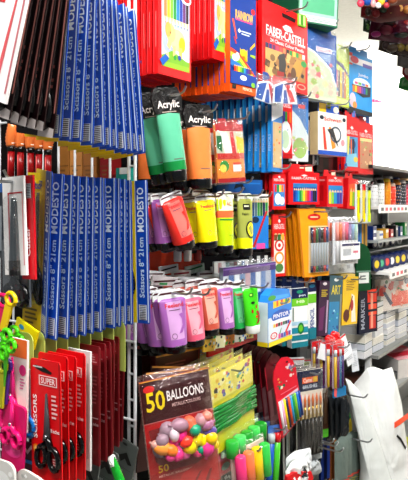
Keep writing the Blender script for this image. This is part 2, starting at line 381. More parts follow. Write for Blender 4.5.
pack('scissors_card', 'white scissors pack with long pink blade, leaning in front of black ones at top left', 'scissors', 5, 104, 118, 34, 'E', .375, roll=-19, w=.085, h=.25, anchor=(.5, 1), base='f4efef',
     design=[('r', .93, 0, .97, .95, 'c97f86'), ('p', [(.62, .95), (.72, .95), (.82, .3), (.8, .28)], 'd9686e'), ('r', .1, .2, .5, .5, 'd93a42')], main='card', extra=lambda it: scissors(it, .3, .3, .98, .6, 'b9bcc0m', 'd8dadd'))
pack('scissors_card', 'blue and white pack in clear film, far top left corner beside hook', 'craft pack', -6, 4, 62, 26, 'E', .275, roll=-3, base='dfe9f2', design=[('r', 0, 0, 1, .2, '2a9fd0'), ('p', [(.2, .4), (.7, .3), (.8, .6), (.3, .8)], '4b8fd8'), ('r', .05, .75, .8, 1, 'd8343c'), ('e', .5, .5, .2, .1, 'f6fafc')], film=('f2f8fcf', .04, .008), hk='the blue and white pack at far top left', hx=.05)

# orange handled tools between the two rows
it = Item(.018, .12, .018); g = it.part('handle'); zz = 0; path = []; rs = []
for i in range(15): path.append((0.002*math.sin(i*.4), 0, -.004-i*.0034)); rs.append(.0035+.0048*math.sin(math.pi*(i+.5)/16)**.6+(.0009 if i % 2 else 0))
g.tube(path, [x*1.3 for x in rs], 'e8874as', 12); g.smooth = True
g = it.part('ferrule', True); g.tube([(0, 0, -.05), (0, 0, -.061)], [.0062, .0075], '15120fs', 12)
g = it.part('tip_collar', True); g.tube([(0, 0, -.044), (0, 0, -.0515)], [.008, .0062], 'f1e3d4', 12)
g = it.part('shaft', True); g.tube([(0, 0, -.06), (0, 0, -.12)], .0068, '9c0d16s', 12); g.box(-.0014, .0012, -.0074, -.006, -.115, -.066, 'e06060')
tl = it.finish('craft_tool', 'x x x x', 'tool')
for i, u in enumerate((8, 17, 26.5, 36, 45)):
    o = tl if i == 0 else dup(tl)
    tag(o, ('leftmost' if i == 0 else ORD[i-1]+' from the left')+' of the orange ribbed handled tools with dark red shafts', 'tool', 'orange handled tools')
    orient(o, it, u, 120+i*1.0, 'E', .12-i*.012, -35, random.uniform(-2, 2), 0, (0, 0))
for i, (u, wp, k, nm) in enumerate(((58, 11, 'a5743c', 'first kraft brown box from the left behind the wire grid'), (70, 12, 'c08a4e', 'second kraft brown box from the left behind the wire grid'), (83, 13, '9b6a38', 'third kraft brown box from the left, darker, behind the wire grid'), (100, 11, '8c1820', 'dark red box behind the wire grid right of the kraft boxes'))):
    pack('carton', nm, 'box', u, 146, 40, wp, 'E', -.03, t=.03, base=k, design=[('r', .06, .5, .94, .52, '6e4a26'), ('n', .2, .6, .8, .9, 3, '7d5730')], main='box', group='cartons behind the grid')
pack('carton', 'small teal and silver box behind the grid, above the blue scissors cards', 'box', 116, 168, 16, 12, 'E', -.03, t=.02, base='1f8f86', design=[('r', .3, 0, 1, .4, 'c7cdd2')], main='box')

# white and red packs at the left edge, lower row
pack('craft_knife_pack', 'white card pack with grey tool in clear blister, at left edge beside red card', 'craft pack', 2, 178, 98, 19, 'E', .27, roll=3, w=.052, base='f3f1ef',
     design=[('r', .25, .16, .32, .95, 'c8303c'), ('r', .25, .16, .95, .175, 'c8303c'), ('r', .92, .16, .95, .9, 'd8606a'), ('e', .5, .06, .12, .02, 'e8e8e8')],
     extra=lambda it: (lambda g: (g.tube([(it.X(.62), -.006, it.Z(.22)), (it.X(.62), -.007, it.Z(.6)), (it.X(.6), -.007, it.Z(.9))], [.004, .007, .0085], '7d8588m', 10), g.tube([(it.X(.6), -.007, it.Z(.85)), (it.X(.6), -.007, it.Z(1.0))], .009, '1c1c1e', 10)))(it.part('tool')),
     blister=(.36, .18, .9, .97, .016), hk='the white pack with the grey tool', hx=.05)
pack('craft_card', 'plain red card pack with white barcode label, left of yellow scissors card', 'craft pack', 20, 176, 104, 18, 'E', .262, roll=2, w=.03, base='cf1226',
     design=bars(.5, .08, .86, .22)+[('t', .45, .5, .75, .78, 'Cutter', 'f6dfe0', 90)])
pack('scissors_card', 'black handled scissors in clear blister hanging low at left edge', 'scissors', 2, 240, 66, 26, 'E', .255, roll=2, base='6b6f72', extra=lambda it: scissors(it, .55, .02, .98, .9, '8a8f93m', '121214s'), blister=(.1, .1, .95, 1.0, .012))
pack('scissors_card', 'dark pack at far left edge behind white pack', 'craft pack', -14, 184, 74, 20, 'E', .25, base='3a3f47', design=[('r', 0, 0, 1, .12, '3d6fb0'), ('r', .3, .3, .8, .9, '9aa0a5')])

# red scissors cards
def red_extra(it): scissors(it, .6, .24, .8, .75, '4a4c50', '0d0d0fg', .56)
it = Item(.066, .196, .0018); g = it.part('card'); it.slab(g, CARD_R, -.0009, .0009, 'e01420')
it.draw(g, [('p', [(.16, .045), (.5, .055), (.74, .085), (.7, .1), (.4, .09), (.18, .07)], '1a1a1a'), ('r', .1, .052, .42, .062, 'd0d0d0'), ('r', .3, .115, .9, .19, 'f4dcdc'), ('r', .33, .122, .87, .183, 'd4202c'), ('t', .37, .13, .84, .176, 'SUPER', 'f6e8e8'),
             ('t', .09, .27, .22, .6, 'SCISSORS', 'f8f2f2', 90), ('e', .17, .68, .1, .035, 'f08a1e'), ('e', .17, .68, .06, .021, 'f8c878'), ('n', .72, .25, .94, .44, 6, 'f2c8c8'), ('t', .68, .5, .96, .53, '8 inches', 'f6e8e8'), ('n', .74, .72, .94, .8, 4, 'f2b8b8'), ('r', .975, 0, 1, 1, 'a00c16')])
red_extra(it); RI = it; rd = it.finish('scissors_card', 'x x x x', 'scissors'); rc = it
reds = [(60, 363, .275, -1.5), (67.5, 357, .255, -1), (76, 357, .235, 0), (85, 354, .215, 0), (100, 347, .16, 0), (105.5, 344, .14, -1), (110.5, 342, .12, -1.5), (114.5, 340, .10, 1), (119, 337, .08, 0), (125, 335, .055, 2)]
it = Item(.066, .196, .0018); g = it.part('card'); it.slab(g, CARD_R, -.0009, .0009, '7a0c18')  # rear cards: shade of the row painted in as darker card and print colours
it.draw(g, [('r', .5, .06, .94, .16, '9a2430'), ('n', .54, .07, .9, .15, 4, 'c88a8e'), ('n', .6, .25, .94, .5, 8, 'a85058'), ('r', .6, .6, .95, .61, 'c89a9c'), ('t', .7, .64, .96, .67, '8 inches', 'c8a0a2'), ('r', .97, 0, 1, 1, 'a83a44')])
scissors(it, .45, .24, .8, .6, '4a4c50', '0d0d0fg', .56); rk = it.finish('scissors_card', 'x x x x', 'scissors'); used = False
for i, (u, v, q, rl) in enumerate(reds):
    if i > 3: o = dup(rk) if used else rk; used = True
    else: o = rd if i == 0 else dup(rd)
    tag(o, 'front red scissors card with black handled scissors, front of its row' if i == 0 else ('%s red scissors card from the front of its row on the grid' if i < 4 else '%s red scissors card from the front, darkened with painted shade, behind the white card') % ORD[i-1], 'scissors', 'red scissors cards')
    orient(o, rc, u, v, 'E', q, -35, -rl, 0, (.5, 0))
pack('scissors_card', 'single white card among the red scissors cards', 'scissors', 90, 352, 118, 25, 'E', .188, roll=0, w=.068, h=.19, anchor=(.5, 0), base='dcdad8', design=[('r', .9, .1, .96, .9, 'b8b6b4')])
# olive backing cards behind the red ones
it = Item(.05, .09, .0015); g = it.part('card'); it.slab(g, rnd(.3, .55, True, False), -.0008, .0008, 'b7c26a'); it.draw(g, [('r', .4, .08, .6, .13, '5c6230')])
ol = it.finish('craft_card', 'x x x x', 'craft pack')
for i in range(9):
    o = ol if i == 0 else dup(ol); tag(o, ('frontmost' if i == 0 else ORD[i-1]+' from the front')+' of the olive green rounded cards above the red scissors cards', 'craft pack', 'olive green cards')
    orient(o, it, 33+i*11.5, 334-i*1.6, 'E', .262-i*.024, -35, 0, 0, (.5, 0))
# pink scissors and small things at bottom left
pack('scissors_card', 'pink handled childrens scissors on orange and white card, left of red scissors', 'scissors', 6, 336, 92, 24, 'E', .285, roll=-1, w=.05, base='f3e3df',
     design=[('r', 0, 0, 1, .2, 'ee7a3a'), ('r', .1, .06, .6, .1, '4a3a30'), ('p', [(0, .35), (.3, .3), (.3, .6), (0, .7)], 'f0a060'), ('e', .82, .33, .16, .06, 'ec3f8e'), ('n', .7, .42, .95, .55, 4, 'd06a9a')],
     extra=lambda it: scissors(it, .42, .2, 1.0, 1.1, 'f03a90s', 'f0308as', .62))
pack('scissors_card', 'blue handled scissors hanging behind the pink ones', 'scissors', 14, 366, 64, 20, 'E', .27, w=.05, base='dfe6ea', extra=lambda it: scissors(it, .55, .1, 1.0, 1.1, '9aa0a5m', '1f86d0s'))
pack('scissors_card', 'magenta handled scissors with raspberry card, below the pink scissors', 'scissors', 4, 400, 66, 26, 'E', .295, roll=-4, w=.05, base='d81e74', outline=rnd(.15, .5), design=[('e', .5, .7, .4, .12, 'f04a9c'), ('n', .3, .4, .7, .5, 3, 'f6b0d0')], extra=lambda it: scissors(it, .5, -.1, .62, .9, 'e02a80s', 'ec1f80s'))
pack('lace_card', 'purple trim pack with white zigzag and blue band, below magenta scissors', 'trim pack', 10, 438, 44, 24, 'E', .27, roll=3, w=.06, base='5b1740',
     design=[('p', [(0, .1), (.12, .22), (.25, .08), (.4, .2), (.55, .05), (.7, .17), (.85, .03), (1, .12), (1, .2), (.85, .12), (.7, .26), (.55, .14), (.4, .3), (.25, .17), (.12, .32), (0, .2)], 'e8e0ea'), ('r', 0, .38, 1, .46, '2a8fd0'), ('r', 0, .6, 1, .66, 'b04a80'), ('x', 0, .7, 1, .95, (8, ['c83a5a', '8a2a50']))])
pack('doily_pack', 'white lace doily pack at bottom left corner', 'doily pack', -12, 456, 50, 26, 'E', .31, roll=2, base='e6e4e0', outline=rnd(.3, .6), design=[('e', .5, .4, .35, .2, 'f8f8f6'), ('x', .1, .1, .9, .7, (14, ['c9cac6', 'fbfbf9', 'b8c4b0']), 5)])
pack('doily_pack', 'second white lace pack at bottom, in front of the red scissors cards', 'doily pack', 18, 466, 50, 30, 'E', .30, roll=-8, base='d8d5d0', outline=rnd(.3, .6), design=[('e', .5, .4, .35, .2, 'f2f1ee'), ('x', .1, .1, .9, .7, (14, ['bfc0bc', 'fbfbf9', 'a8aea4']), 8)])
# green loops (finger loop scissors) left edge
it = Item(.03, .07, .006)
g = it.part('handle')
for j, (cx, cz) in enumerate(((.0, -.008), (.012, -.022), (-.004, -.036))): ring(g, cx, cz, .009, .008, 0, .0033, '5fd822s', j)
g = it.part('blade'); g.prism([(-.002, -.04), (.006, -.04), (.001, -.085)], -.002, .001, '4fa82a')
gl = it.finish('childrens_scissors', 'x x x x', 'scissors')
for i, (u, v, lb) in enumerate(((5, 330, 'bright green looped scissors at the left edge, front pair'), (-2, 334, 'bright green looped scissors cut by the left edge of the frame'), (12, 327, 'bright green looped scissors touching the orange topped card'))):
    o = gl if i == 0 else dup(gl); tag(o, lb, 'scissors', 'green looped scissors'); orient(o, it, u, v, 'E', .31-.02*i, -35, 4*i-4, 0, (0, 0))
def blade_strip(lb, u, v, h, k, wd, roll, q, cat='scissors'):
    it = Item(wd, h, .006); g = it.part('blade'); g.prism([(-wd/2, 0), (wd/2, 0), (wd*.35, -h), (-wd*.35, -h)], -.002, .002, k); g = it.part('handle'); ring(g, 0, .008, wd*.7, .009, 0, .0032, k+'s')
    o = it.finish('childrens_scissors', lb, cat); orient(o, it, u, v, 'E', q, -35, roll, 0, (0, 0))
blade_strip('yellow handled scissors at left edge above the green ones', 8, 304, .045, 'f2d012', .016, -22, .3)
blade_strip('magenta handled scissors at left edge beside the yellow pair', 1, 306, .04, 'e0206a', .02, -10, .29)
blade_strip('purple handled scissors at the left edge below the green loops', 6, 372, .05, '5a2c8a', .009, -6, .3)
blade_strip('olive yellow handled scissors at the far left edge below the green loops', 1, 372, .055, 'b8b82a', .012, -4, .305)
pack('craft_card', 'yellow card corner under the front blister of the lower scissors row', 'craft pack', 17, 317, 20, 22, 'E', .25, roll=-20, base='f2e216', design=[('e', .3, .3, .12, .12, '2a9fd0'), ('e', .7, .6, .14, .14, 'e8408a')])
# grey packs at the bottom of the grid
it = Item(.062, .12, .003); g = it.part('card'); it.slab(g, CARD_R, -.0015, .0015, '6c7370'); it.draw(g, [('p', [(.35, .28), (.62, .18), (.9, .34), (.75, .36), (.6, .29), (.45, .37)], '0c0c0e'), ('r', .1, .44, .9, .445, '3a3f40'), ('r', .1, .6, .9, .605, '3a3f40'), ('e', .5, .06, .1, .02, '22262a'), ('r', .8, .62, .95, .8, 'a81822'), ('t', .1, .48, .6, .53, 'SCISSORS', 'd6dad8')])
scissors(it, .4, .45, .98, .6, '9a9fa4m', '101012s')
gy = it.finish('scissors_card', 'x x x x', 'scissors')
for i, (u, v, q, rl, lb) in enumerate(((138, 448, .02, -14, 'rightmost grey card pack with black arrow, foot of the wire grid'), (118, 455, .08, -12, 'second grey card pack from the right below the red scissors'), (100, 462, .13, -10, 'third grey card pack from the right below the red scissors'), (82, 470, .18, -6, 'leftmost grey card pack at the bottom, below the red scissors'))):
    o = gy if i == 0 else dup(gy); tag(o, lb, 'scissors', 'grey packs below the red scissors'); orient(o, it, u, v, 'E', q, -35, rl, 0, (.5, 0))
it = Item(.02, .1, .012); g = it.part('blade_guard'); g.puff([(-.008, 0), (.006, .004), (.012, -.03), (.016, -.1), (-.002, -.1), (-.006, -.04)], .006, '1fa83as'); g = it.part('cap'); g.puff([(-.006, .006), (.004, .008), (.006, -.012), (-.006, -.012)], .0065, 'dfe9e4')
o = it.finish('glue_pen', 'green glue pen with pale cap leaning on the grey packs at the bottom', 'pen'); orient(o, it, 110, 461, 'E', .17, -35, 24, 0, (0, 0))

# ================================================================ aisle side: pencil boxes on the top hooks
PEN = ['e03028', 'f08020', 'f6d41c', '8cc63c', '2c9a48', '2aa0c8', '2f4fae', '6a3a98', '8a4a2a', '222222']
elephant = [('r', .1, .0, .94, .9, 'cfd9ec'), ('r', .1, .78, .94, .9, '9cc23c'), ('e', .3, .55, .2, .2, 'aeb9dc'), ('e', .7, .4, .22, .24, 'b9c3e2'), ('p', [(.1, .78), (.4, .7), (.94, .8), (.94, .84), (.1, .84)], '86b83a'),
    ('c', .16, .42, .92, .0, ['f0905a', 'f6c81c', '8cc63c', '2c9a48', '2f8fc8', '2f4fae', '7a3a80', '3a2a30']),
    ('e', .56, .56, .25, .13, 'f6e6a0'), ('e', .36, .5, .14, .11, 'f2d98a'), ('e', .28, .47, .09, .09, 'f0b060'), ('p', [(.3, .55), (.24, .66), (.34, .7), (.38, .6)], 'f2d98a'), ('e', .7, .6, .1, .09, 'f6c81c'), ('r', .42, .64, .5, .76, 'eed78a'), ('r', .6, .64, .7, .76, 'e8cc70'), ('e', .62, .76, .05, .03, '2f4fae'), ('e', .48, .77, .04, .03, '2c9a48'), ('e', .34, .5, .012, .012, '222222'),
    ('e', .82, .05, .16, .06, 'f4f0f4'), ('e', .84, .05, .1, .035, 'd8323c'), ('p', [(.02, .84), (.2, .76), (.3, .8), (.12, .9)], '1f66b8'), ('p', [(.2, .76), (.28, .73), (.3, .8)], 'e8c79a'),
    ('L', .1, .02, .3, .98, 'f0444c'), ('L', .6, .3, .68, .7, 'f2a8a8')]
pack('colored_pencil_box', 'front red colouring pencil box with yellow elephant picture, top left hook', 'pencil box', 158, -16, 86, 33, L=.25, yaw=53, t=.013, base='e01a20', main='box', design=elephant,
     n=6, sp=.0165, rear='%s red pencil box behind the left elephant box' % '{}', group='left row of red pencil boxes', hk='the left row of red elephant pencil boxes')
pack('colored_pencil_box', 'front red elephant pencil box next to the navy rainbow box', 'pencil box', 212.5, -32, 88, 19, L=.24, yaw=50, t=.013, base='e01a20', main='box', design=elephant,
     n=8, sp=.0155, rear='{} red pencil box behind the elephant box beside the rainbow one', group='middle row of red pencil boxes')
pack('colored_pencil_box', 'navy pencil box with rainbow, sun and clouds on orange base, top row', 'pencil box', 230, -14, 101, 29, L=.26, yaw=47, t=.015, base='e8641c', main='box', w=.098,
     design=[('r', 0, 0, 1, .92, '17489a'), ('t', .2, .2, .88, .29, 'RAINBOW', 'f4c43c'), ('r', .2, .285, .85, .3, 'e0508c'), ('e', .88, .17, .08, .03, 'e0303c'), ('p', [(.28, .4), (.34, .37), (.4, .4), (.34, .42)], 'e8eef4'), ('n', .42, .39, .8, .44, 2, 'd8e2ee'),
             ('p', [(.06, .3), (.13, .3), (.26, .48), (.22, .49)], 'e8643a'), ('p', [(.12, .47), (.16, .47), (.24, .53), (.2, .54)], 'c83c2c'), ('p', [(.74, .54), (.94, .47), (.96, .5), (.76, .56)], 'f0b83c'), ('p', [(.76, .6), (.96, .6), (.96, .63), (.76, .62)], 'a8c83c'),
             ('e', .5, .62, .13, .055, 'f8c81c'), ('p', [(.36, .56), (.64, .68), (.64, .56), (.36, .68)], 'f8c81c'), ('p', [(0, .58), (.35, .62), (.7, .72), (1, .82), (1, .86), (.6, .76), (.3, .68), (0, .66)], 'e8542c'), ('p', [(0, .62), (.35, .65), (.7, .755), (1, .84), (1, .88), (.6, .79), (.3, .71), (0, .69)], 'f8d03c'), ('p', [(0, .66), (.35, .685), (.7, .79), (1, .87), (1, .9), (.6, .82), (.3, .74), (0, .72)], '6cb83c'),
             ('p', [(0, .69), (.35, .72), (.7, .82), (1, .9), (1, .92), (.6, .85), (.3, .77), (0, .75)], '2c7cc8'), ('e', .17, .67, .12, .035, 'f4f6f8'), ('e', .25, .655, .08, .04, 'f4f6f8'), ('r', .1, .745, .8, .80, '142038'), ('c', .12, .735, .8, .8, PEN[:9]), ('p', [(0, .80), (1, .81), (1, .92), (0, .92)], '1a4fa4'), ('e', .48, .85, .13, .025, 'f4f6f8'), ('e', .86, .9, .08, .025, '8cc63c'), ('r', .05, .925, .2, .97, '2a1a14'), ('t', .45, .94, .82, .97, 'PENCIL', 'f8dcc0')],
     n=9, sp=.0165, rear='{} orange sided pencil box behind the navy rainbow box', group='orange sided pencil boxes')
pack('colored_pencil_box', 'large red FABER-CASTELL box with knight picture on the top row', 'pencil box', 262, -2, 80, 45, L=.25, yaw=49, t=.012, base='e0141e', main='box',
     design=[('p', [(.4, .07), (.72, .08), (.7, .13), (.42, .12)], '2a1014'), ('t', .08, .285, .94, .4, 'FABER-CASTELL', 'f8eeee'), ('p', [(.42, .24), (.5, .2), (.6, .21), (.66, .27), (.48, .28)], 'f8e8e8'), ('r', .08, .405, .94, .41, 'f6c8c8'), ('t', .16, .43, .9, .475, '24 Classic Colour Pencils', 'f6e6e6'),
             ('v', .06, .5, .94, .62, ['2a2a5a', '3a3a8a', '7a2a6a', 'c83a6a', 'e05a50', 'f08a5a', '1a1a1a', '2c9a48', 'f0e060', '3aa050', 'e8a040', 'c8d0d8']), ('r', .06, .56, .94, .86, 'b98a50'), ('p', [(.06, .56), (.4, .56), (.5, .7), (.2, .86), (.06, .86)], 'd0a868'), ('x', .1, .58, .9, .84, (30, ['d8b878', '8a6a40', '6a4a30', 'a87c48', '3a3030', 'c89858', '7a2a24']), 12, .09), ('p', [(.34, .6), (.46, .56), (.5, .7), (.46, .84), (.34, .8)], '44403e'), ('p', [(.66, .84), (.64, .7), (.74, .58), (.9, .6), (.86, .72), (.76, .84)], 'c89c48'), ('e', .66, .78, .06, .08, '6a4a30'), ('r', .3, .8, .45, .86, 'a8322c'), ('e', .9, .62, .07, .04, '2c9a48'), ('e', .84, .92, .1, .035, 'e8b8a0'), ('e', .84, .92, .08, .025, 'c82028'), ('p', [(0, .86), (.1, .86), (.16, .92), (0, .97)], '1f4f9a')],
     n=4, sp=.018, rear='{} red box behind the large knight pencil box', group='large red knight pencil boxes', hk='the large red knight pencil box', hx=.06)
bagart = [('p', [(0, 0), (1, 0), (1, .75), (.8, .5), (.3, .3), (0, .25)], '3f74b8'), ('p', [(.2, .0), (1, .02), (1, .2), (.5, .18)], '1f5aa8'), ('r', .35, .22, .85, .29, 'f0e4ea'), ('t', .38, .23, .82, .28, 'COLOUR', 'c83a5a'), ('n', .45, .32, .9, .42, 4, 'cfe0f0'), ('p', [(0, .25), (.3, .3), (.8, .5), (1, .75), (1, 1), (0, 1)], 'cfd8c0'), ('x', .05, .45, .85, .96, (26, ['a8c070', 'd87a8a', 'e8c8b8', '88b0a0', 'f0e0a8', 'c8d8e8']), 4), ('p', [(0, .25), (.3, .3), (.8, .5), (1, .75), (1, .78), (.78, .53), (.3, .33), (0, .28)], 'f2f6fa')]
pack('colored_pencil_pack', 'clear and blue wave patterned pencil bag beside the big red box, top row', 'pencil pack', 304.5, 28, 66, 31, L=.25, yaw=38, t=.01, base='b8c8d8', main='card', design=bagart, film=('f2f8fcf', .03, .012), tab=('1f5fae', .1, []),
     n=2, sp=.03, rear='{} clear blue pencil bag behind the wave patterned one', group='blue wave pencil bags', hk='the clear blue wave pencil bags', hx=.05)
pack('colored_pencil_pack', 'yellow green pencil pack between the clear bag and the cyan box', 'pencil pack', 333, 42, 60, 16, L=.25, yaw=50, t=.008, base='c8dc3c', main='card', design=[('p', [(0, .25), (.6, .3), (1, .45), (1, .5), (.5, .36), (0, .3)], '4a3a8a'), ('v', .06, .42, .8, .86, ['e8d8a0', 'c87a9a', '6a4a8a', 'f0c83c', '8a6ab0', 'd05a4a']), ('e', .2, .75, .12, .04, '2a7ac0'), ('r', .05, .88, .95, .96, 'e8f0a0')], film=('f6fbe8f', .03, .008),
     n=2, sp=.03, rear='{} yellow green pencil pack behind the first', group='yellow green pencil packs', hk='the yellow green pencil packs')
pack('colored_pencil_box', 'cyan pencil box with white heart logo and rainbow pencils, top row far right', 'pencil box', 347, 51, 58, 25, L=.25, yaw=46, t=.014, base='22a4e4', main='box',
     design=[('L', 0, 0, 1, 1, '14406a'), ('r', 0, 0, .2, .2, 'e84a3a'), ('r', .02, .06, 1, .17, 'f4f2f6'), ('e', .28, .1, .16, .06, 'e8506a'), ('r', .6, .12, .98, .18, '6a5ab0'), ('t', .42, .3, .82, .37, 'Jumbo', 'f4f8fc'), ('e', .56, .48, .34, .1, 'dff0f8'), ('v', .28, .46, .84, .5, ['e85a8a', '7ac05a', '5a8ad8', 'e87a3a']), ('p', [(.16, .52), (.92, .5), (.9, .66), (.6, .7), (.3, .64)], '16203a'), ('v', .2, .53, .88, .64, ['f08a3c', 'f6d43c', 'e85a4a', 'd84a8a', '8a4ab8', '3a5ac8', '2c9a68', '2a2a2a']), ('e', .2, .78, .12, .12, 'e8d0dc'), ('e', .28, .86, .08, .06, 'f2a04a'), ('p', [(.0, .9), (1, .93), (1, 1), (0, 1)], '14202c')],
     tab=('2e96d8', .12, []), n=2, sp=.02, rear='{} cyan pencil box behind the rainbow pencil one', group='cyan pencil boxes', hk='the cyan pencil boxes')
pack('felt_pen_box', 'large green and white box hanging at the top edge above the clear bag', 'box', 300, -34, 52, 38, L=.25, yaw=20, roll=-3, t=.17, base='2f7a58', main='box', design=[('r', .03, .03, .97, .97, 'a6d4bc'), ('r', .03, .86, .97, .97, 'e8f2ec'), ('n', .1, .9, .9, .96, 2, '4a9a70'), ('r', .1, .5, .9, .8, '5cae86')])
pack('craft_pack', 'small light green tag hanging from beside the big red box', 'tag', 298, 13, 12, 8, L=.27, yaw=40, t=.006, base='8cc43c', main='card', design=[('v', .1, .1, .9, .9, ['c8e89a', '4a9a30', 'c8e89a'])])
# ---------------- second level
def tubeshape(it, colr, white, lbl, txtcol, cap='121216s', lab=None, capfrac=.14, top=.0, band=None, bandz=(.8, .86)):
    w, h = it.w, it.h; hb = h*(1-capfrac); n = 26; m = 14; g = it.part('tube', True); vs = []; ft = it.t
    def rad(q):
        rx = w/2*(1-.14*q**1.4); ry = .0016+(w*.40-.0016)*(q**.75); return rx, ry
    for i in range(m+1):
        q = i/m; rx, ry = rad(q); z = -top*h-(hb-top*h)*q
        vs += [(rx*math.cos(-a*2*math.pi/n), ry*math.sin(-a*2*math.pi/n), z) for a in range(n)]
    mats = {}
    for i in range(m):
        for j in range(n):
            c = (j+.5)/n; q = (i+.5)/m; front = .15 < c < .35; k = colr
            if lab and lab[0] < q < lab[1] and front: k = lab[2]
            if band and bandz[0] < q < bandz[1]: k = band
            mats.setdefault(k, []).append((i*n+j, i*n+(j+1) % n, (i+1)*n+(j+1) % n, (i+1)*n+j))
    o = len(g.v); g.v += vs
    for k, fs in mats.items():
        i_ = g.mi(k)
        for f in fs: g.f.append(tuple(o+a for a in f[::-1])); g.m.append(i_)
    g.f.append(tuple(o+a for a in range(n))); g.m.append(g.mi(white))
    def ontube(x0, y0, x1, y1, vs, fs, k, off=.0007):
        o_ = []
        for a, b in vs:
            X = (x0+(x1-x0)*a-.5)*w; q = y1-(y1-y0)*b; rx, ry = rad(q); y = -ry*math.sqrt(max(.02, 1-(X/rx)**2))-off; o_.append((X, y, -top*h-(hb-top*h)*q))
        g.add(o_, fs, k)
    for t in lbl:
        if t[0] == 't': vs2, fs2 = text2d(t[5])
        elif t[0] == 'e': vs2 = [(.5+.5*math.cos(a*math.pi/8), .5+.5*math.sin(a*math.pi/8)) for a in range(16)]; fs2 = [tuple(range(16))]
        elif t[0] == 'o': vs2 = [(.5+r*math.cos(a*math.pi/8), .5+r*math.sin(a*math.pi/8)) for r in (.5, .42) for a in range(16)]; fs2 = [(a, (a+1) % 16, 16+(a+1) % 16, 16+a) for a in range(16)]
        elif t[0] == 's': vs2 = [(.1, .0), (.5, .05), (.85, .35), (.95, .7), (.7, 1), (.35, .95), (.6, .7), (.6, .4)]; fs2 = [(0, 1, 2, 7), (7, 2, 3, 6), (6, 3, 4, 5)]
        else: vs2 = [(0, 0), (.25, 0), (.5, 0), (.75, 0), (1, 0), (1, 1), (.75, 1), (.5, 1), (.25, 1), (0, 1)]; fs2 = [(0, 1, 8, 9), (1, 2, 7, 8), (2, 3, 6, 7), (3, 4, 5, 6)]
        ontube(t[1], t[2], t[3], t[4], vs2, fs2, t[-1], .0007+.0002*lbl.index(t))
    g = it.part('cap', True); rb = w*.41
    g.tube([(0, 0, -hb+.001), (0, 0, -hb-.0025), (0, 0, -h+.0015), (0, 0, -h)], [rb*.98, rb, rb*.94, rb*.88], cap, 20)
def paint(label, u, v, hpx, wpx, col, lblcol, words, L=.25, yaw=40, roll=0, n=0, rear='', group=None, head=('f0f2f4k', .17), hk=None, cap='121216s', lab=True, extra=None, cat='paint tube', sp=.034, design=None, name='paint_tube', cf=.14, band=None, bandz=(.8, .86), top=0, hu=0):
    W, H = dims(u, v, 'A', L, hpx, wpx, yaw); it = Item(W, H, .001)
    tubeshape(it, col, lblcol, design if design is not None else [('t', .18, .1, .86, .19, words, 'd8343c' if words != 'Acrylic' else 'f6f2ee'), ('n', .3, .24, .7, .27, 'f4f0f4') and ('r', .3, .235, .7, .25, '7a5a70'), ('s', .5, .32, .86, .74, col), ('o', .28, .72, .46, .84, '6a4a60')], '', cap=cap, lab=((.05, .88, lblcol) if lab else None), capfrac=cf, band=band, bandz=bandz)
    g = it.part('header'); hh = head[1]*H; k = head[0]
    g.prism([(-W*.52, -.004), (W*.52, -.004), (W*.5, hh*.7), (W*.3, hh), (-W*.3, hh), (-W*.5, hh*.72)], -.0012, .0012, k)
    if head[0][:6] != '1a1718': g.prism([(-W*.5, hh*.5), (W*.5, hh*.5), (W*.42, hh*.72), (-W*.42, hh*.72)], -.0018, .0018, '5a2430' if words != 'Acrylic' else 'e8e8e8')
    if extra: extra(it)
    o = it.finish(name, label, cat, group); orient(o, it, u, v, 'A', L, yaw, roll, 0, (0, 0))
    if n: stack(o, 'A', n, sp, rear, group or label, 3, 0)
    if hk: q = o.matrix_world @ Vector((0, 0, hh*.6)); hook(q, 'A', L, hk, .045)
    it.o = o; return it
def blackhead(words):
    def f(it):
        g = it.part('header_card'); W, H = it.w, it.h
        g.prism([(-W*.55, -.10*H), (W*.55, -.10*H), (W*.62, .1*H), (W*.45, .24*H), (-W*.5, .24*H), (-W*.66, .1*H)], -.0055, .001, '1a1718k')
        vs, fs = text2d(words); g.add([((-.46+.92*a)*W, -.0062, (-.06+.13*b)*H) for a, b in vs], fs, 'f6ece8')
        g.add([(-.3*W, -.006, -.085*H), (.3*W, -.006, -.085*H), (.3*W, -.006, -.075*H), (-.3*W, -.006, -.075*H)], [(0, 1, 2, 3)], 'c8b8b0')
    return f
ACR = [('r', .3, .82, .72, .835, '6a6a60')]
paint('large mint green acrylic paint tube with black header', 167, 106, 76, 24, '68b898s', '68b898s', 'Acrylic', L=.27, yaw=35, roll=9, cap='14181cs', lab=False, design=ACR, extra=blackhead('Acrylic'), head=('1a1718k', .22), n=1, sp=.045, rear='{} large acrylic tube behind the mint green one', group='large acrylic tubes on the left hook', hk='the large mint green acrylic tubes', band='1c8a4as', bandz=(.84, 1), name='acrylic_paint_tube', cf=.15)
paint('large orange acrylic paint tube with black header', 198, 121, 68, 24, 'ee8a4cs', 'ee8a4cs', 'Acrylic', L=.27, yaw=35, roll=3, cap='14181cs', lab=False, design=ACR+[], extra=blackhead('Acrylic'), head=('1a1718k', .2), n=3, sp=.045, rear='{} large acrylic tube behind the orange one', group='large acrylic tubes on the middle hook', hk='the large orange acrylic tubes', name='acrylic_paint_tube', cf=.15)
pack('ruler_set', 'plain navy blue folder standing behind the mint green acrylic tube', 'folder', 139, 108, 50, 22, L=.12, yaw=40, t=.03, base='17509c', main='box', design=[('r', .05, .1, .95, .14, '2f74c8')])
